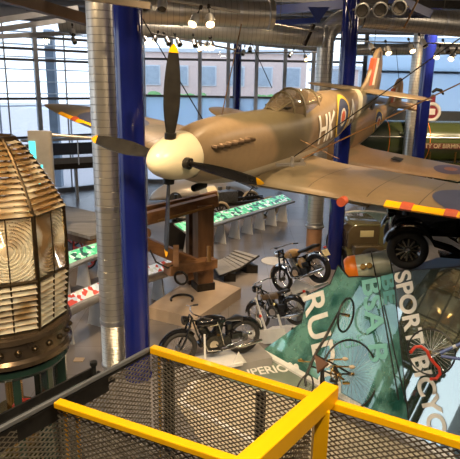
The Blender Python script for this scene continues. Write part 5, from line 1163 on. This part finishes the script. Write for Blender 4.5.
# ================================================================== YELLOW RAILED MESH GUARDS (NEAR)
ZR = 3.40; ALUD = mat('worn_grey_steel', (.22, .21, .2), .4, .5)
def G(x, y, z=ZR): return P(x, y, z=z)
def mesh_panel(a_, b_, drop, pu=.068, pv=.040, wst=.0095):
    a_ = Vector(a_); b_ = Vector(b_); L_ = (b_-a_).length; ux = (b_-a_).normalized(); vz = Vector((0, 0, -1)); n_ = ux.cross(vz).normalized(); mb = M(); s_ = pv/pu
    # two families of diagonal strands clipped to the panel
    for sg in (1, -1):
        k = -int(drop/pv)-1 if sg == 1 else 0
        k1 = int(L_/pu)+1 if sg == 1 else int(L_/pu+drop/pv)+2
        while k < k1:
            x0 = k*pu    # at v=0 ; line x = x0 + sg*v/s_
            v0, v1 = 0., drop
            if sg == 1: v0 = max(v0, -x0*s_); v1 = min(v1, (L_-x0)*s_)
            else: v0 = max(v0, (x0-L_)*s_); v1 = min(v1, x0*s_)
            if v1-v0 > .01:
                p0 = a_+ux*(x0+sg*v0/s_)+vz*v0; p1 = a_+ux*(x0+sg*v1/s_)+vz*v1; d_ = (p1-p0).normalized(); w_ = d_.cross(n_)*wst/2; h_ = n_*.003
                mb.add([p0+w_+h_, p0-w_+h_, p0-w_-h_, p0+w_-h_, p1+w_+h_, p1-w_+h_, p1-w_-h_, p1+w_-h_], [(0, 1, 5, 4), (1, 2, 6, 5), (2, 3, 7, 6), (3, 0, 4, 7)])
            k += 1
    return mb
dz = Vector((0, 0, -.06))
def guard(label, a_, b_, railw, railh, rm, posts, post_m=YELD, drop=1.15, top_off=0., post_w=.04, frame_m=DST):
    t = Thing('mesh_guard_rail', label, 'guard rail', ((a_+b_)/2)+Vector((0, 0, -drop-.1)))
    t.w('top_rail', M().bar(a_, b_, railw, railh), rm, smooth=False, bevel=.006)
    u = (b_-a_).normalized()
    t.w('mesh_infill', mesh_panel(a_+dz, b_+dz, drop), MESHM, smooth=False)
    t.w('infill_frame', M().bar(a_+dz*.6, b_+dz*.6, .02, .02), frame_m, smooth=False)
    t.w('infill_frame', M().bar(a_+dz+Vector((0, 0, -drop)), b_+dz+Vector((0, 0, -drop)), .035, .045), frame_m, smooth=False)
    pn = Vector((-u.y, u.x, 0)); pn = pn if pn.y > 0 else -pn
    for q in posts:
        p_ = a_+(b_-a_)*q+pn*.05; t.w('post', M().box(p_+Vector((0, 0, -drop/2-.05)), (post_w, post_w, drop+.1), frame(Vector(), u, Vector((-u.y, u.x, 0))).to_3x3()), post_m, smooth=False)
    return t
cA = G(152, 349); cB = G(480, 449)
guard('long yellow guard rail crossing from the middle to the lower right edge with mesh below', cA, cB, .065, .06, YEL, (.015, .05), YEL, post_w=.02)
ds = Thing('dark_upright', 'dark steel upright behind the mesh below the long yellow rail', 'upright', G(168, 356)-Vector((0, 0, ZR))); q = G(168, 354); ds.w('upright_plate', M().box(q+Vector((0, .05, -q.z/2-.06)), (.10, .03, q.z-.12)), BLK, smooth=False)
q = G(262, 384); one('dark_upright', M().box(q+Vector((0, .07, -q.z/2-.06)), (.08, .05, q.z-.12)), BLK, 'second dark upright behind the mesh, left of the thick yellow beam', 'upright', smooth=False)
cL = G(-30, 445); guard('dark mesh guard running from the yellow rail corner to the lower left edge', cL, cA-Vector((.02, 0, 0)), .03, .035, ALUD, (), drop=1.15)
rA = G(57, 403); rB = G(262, 471); guard('yellow guard rail in the lower left with mesh below, nearest to the camera', rA, rB, .07, .045, YEL, (.015, .085), YEL, post_w=.02)
# thick beam
bA = G(331, 392, 3.47); bB = G(236, 478, 3.47); t = Thing('yellow_gate_beam', 'thick yellow box beam coming towards the camera at the bottom', 'beam', (bA+bB)/2-Vector((0, 0, 1.2)))
t.w('box_beam', M().bar(bA, bB, .12, .14), YEL, smooth=False, bevel=.008); dd = (bB-bA).normalized(); sx = Vector((-dd.y, dd.x, 0)); sx = sx if sx.x > 0 else -sx
t.w('post', M().box(bA+dd*.16+sx*.015+Vector((0, 0, -.65)), (.10, .085, 1.2)), YEL, smooth=False)
mp0 = bA-sx*.02+dd*.24+Vector((0, 0, -.06)); mp1 = bB-sx*.02+Vector((0, 0, -.06))
t.w('mesh_infill', mesh_panel(mp0, mp1, 1.1), MESHM, smooth=False); t.w('infill_frame', M().bar(mp0+Vector((0, 0, -.04)), mp1+Vector((0, 0, -.04)), .04, .06), mat('rusty_frame_steel', (.16, .10, .06), .4, .6), smooth=False)
bl = M()
for k in range(5): p_ = mp0.lerp(mp1, .12+.2*k)+sx*.022+Vector((0, 0, -.04)); bl.cyl(p_, p_+sx*.012, .012, 8)
t.w('bolt_row', bl, CHR)['kind'] = 'stuff'
# dark channel beyond the left guard
k0 = G(-30, 449, 3.30); k1 = G(100, 379, 3.30); nn = (k1-k0).normalized(); sn = Vector((-nn.y, nn.x, 0))
t = Thing('dark_steel_channel', 'dark steel channel running outside the left mesh guard towards the lens', 'channel', (k0+k1)/2-Vector((0, 0, .2)))
t.w('channel_web', M().bar(k0, k1, .18, .02), BLK, smooth=False)
for s_ in (-.09, .09): t.w('channel_flange', M().bar(k0+sn*s_, k1+sn*s_, .02, .14), DST, smooth=False)
t.w('end_plate', M().bar(k1-sn*.1, k1+sn*.1, .14, .02), DST, smooth=False); t.w('bolt', M().cyl(k1+sn*.07, k1+sn*.07+Vector((0, 0, .12)), .02, 10).cyl(k1+sn*.07+Vector((0, 0, .1)), k1+sn*.07+Vector((0, 0, .13)), .03, 10), BLK)
# ================================================================== LIGHT
w = bpy.data.worlds.new('overcast_sky'); SC.world = w; w.use_nodes = True; nt = w.node_tree
bg = nt.nodes['Background']; tc = nt.nodes.new('ShaderNodeTexCoord'); sp = nt.nodes.new('ShaderNodeSeparateXYZ'); cr = nt.nodes.new('ShaderNodeValToRGB')
nt.links.new(tc.outputs['Generated'], sp.inputs[0]); nt.links.new(sp.outputs[2], cr.inputs[0]); nt.links.new(cr.outputs[0], bg.inputs[0])
cr.color_ramp.elements[0].position = 0; cr.color_ramp.elements[0].color = (.86, .92, 1, 1); cr.color_ramp.elements[1].position = .6; cr.color_ramp.elements[1].color = (.62, .78, 1, 1)
bg.inputs[1].default_value = 2.6
LK = 1.7
def spot(loc, tgt, e, ang=60, col=(1, .72, .42), size=.12, blend=.6):
    l = bpy.data.lights.new('museum_and_added_spotlight', 'SPOT'); l.energy = e*LK; l.spot_size = math.radians(ang); l.spot_blend = blend; l.color = col; l.shadow_soft_size = size
    o = bpy.data.objects.new('museum_and_added_spotlight', l); COL.objects.link(o); o.location = loc
    o.rotation_euler = (Vector(tgt)-Vector(loc)).to_track_quat('-Z', 'Y').to_euler(); return o
def lamp(loc, e, col=(1, .8, .6), size=.3):
    l = bpy.data.lights.new('museum_lamp', 'POINT'); l.energy = e*LK; l.color = col; l.shadow_soft_size = size; o = bpy.data.objects.new('museum_lamp', l); COL.objects.link(o); o.location = loc
Z = 8.5
spot((-2.5, 4.5, Z), W1(.3, 0, 0), 700, 45); spot((1.5, 3.5, Z), W1(2.2, .5, 0), 900, 55); spot((4.5, 5, Z), W1(3.5, 2.5, -.5), 600, 60)
spot((3.5, 8, Z), W1(6.2, .3, 0), 700, 50); spot((-4, 7.5, Z), W1(3, -3.5, -.3), 500, 60); spot((6, 12, Z), W1(8.8, 0, .3), 600, 45); spot((6.5, 14, Z), W2(4, 3.5, 0), 900, 55)
spot((.5, 9, Z), (-.4, 10, .6), 700, 50); spot((2.5, 11.5, Z), (1.2, 12, .6), 700, 45); spot((1, 14.5, Z), P(300, 270, d=14), 800, 45)
spot((-2.5, 3.5, Z), (-3.1, 6.9, 3.5), 900, 55); spot((-5.5, 5, Z), (-3.1, 6.9, 3.8), 600, 50); spot((-4, 9.5, Z), (-4, 9.8, 4), 400, 70)
spot((1.5, 1.5, Z), (1, 3.6, 3.3), 800, 75, (1, .88, .66)); spot((-1.5, 1, Z), (-1, 3.6, 3.2), 650, 75, (1, .88, .66))
spot((5, 7.5, Z), (3.6, 8.8, 2.6), 500, 55); spot((4, 13.5, Z), (3.8, 15, .8), 500, 55); spot((-2, 11, Z), (-1.4, 14, .5), 800, 60); spot((1.5, 16, Z), (0, 18.5, .5), 700, 70)
spot((-1, 20, Z), (-1.5, 25, .8), 900, 60); spot((8, 21, Z), (9.5, 25.5, 3), 1400, 75); spot((12, 20, Z), (12, 25, 3), 1400, 75)
for p, e in (((-2, 16, Z), 170), ((4, 20, Z), 170), ((9, 12, Z), 170), ((-1, 6, Z), 60), ((14, 20, Z), 170), ((5, 3, Z), 60)): lamp(p, e)
tp = W1(.42, 0, -1.2); spot((-6.5, 8.5, 6.5), (-3.4, 6.9, 4.2), 260, 25, (.1, .9, .95))  # added cyan spot, gives the lens its cyan glints
spot((-5, 13, Z), P(80, 245, d=16.8), 900, 40)  # added spot to brighten the wagon and its wheel
lamp((-3.07, 6.9, 3.55), 60, (1, .75, .42), .12)
SC.view_settings.view_transform = 'Standard'; SC.view_settings.look = 'None'; SC.view_settings.gamma = 1; SC.view_settings.exposure = 0.0
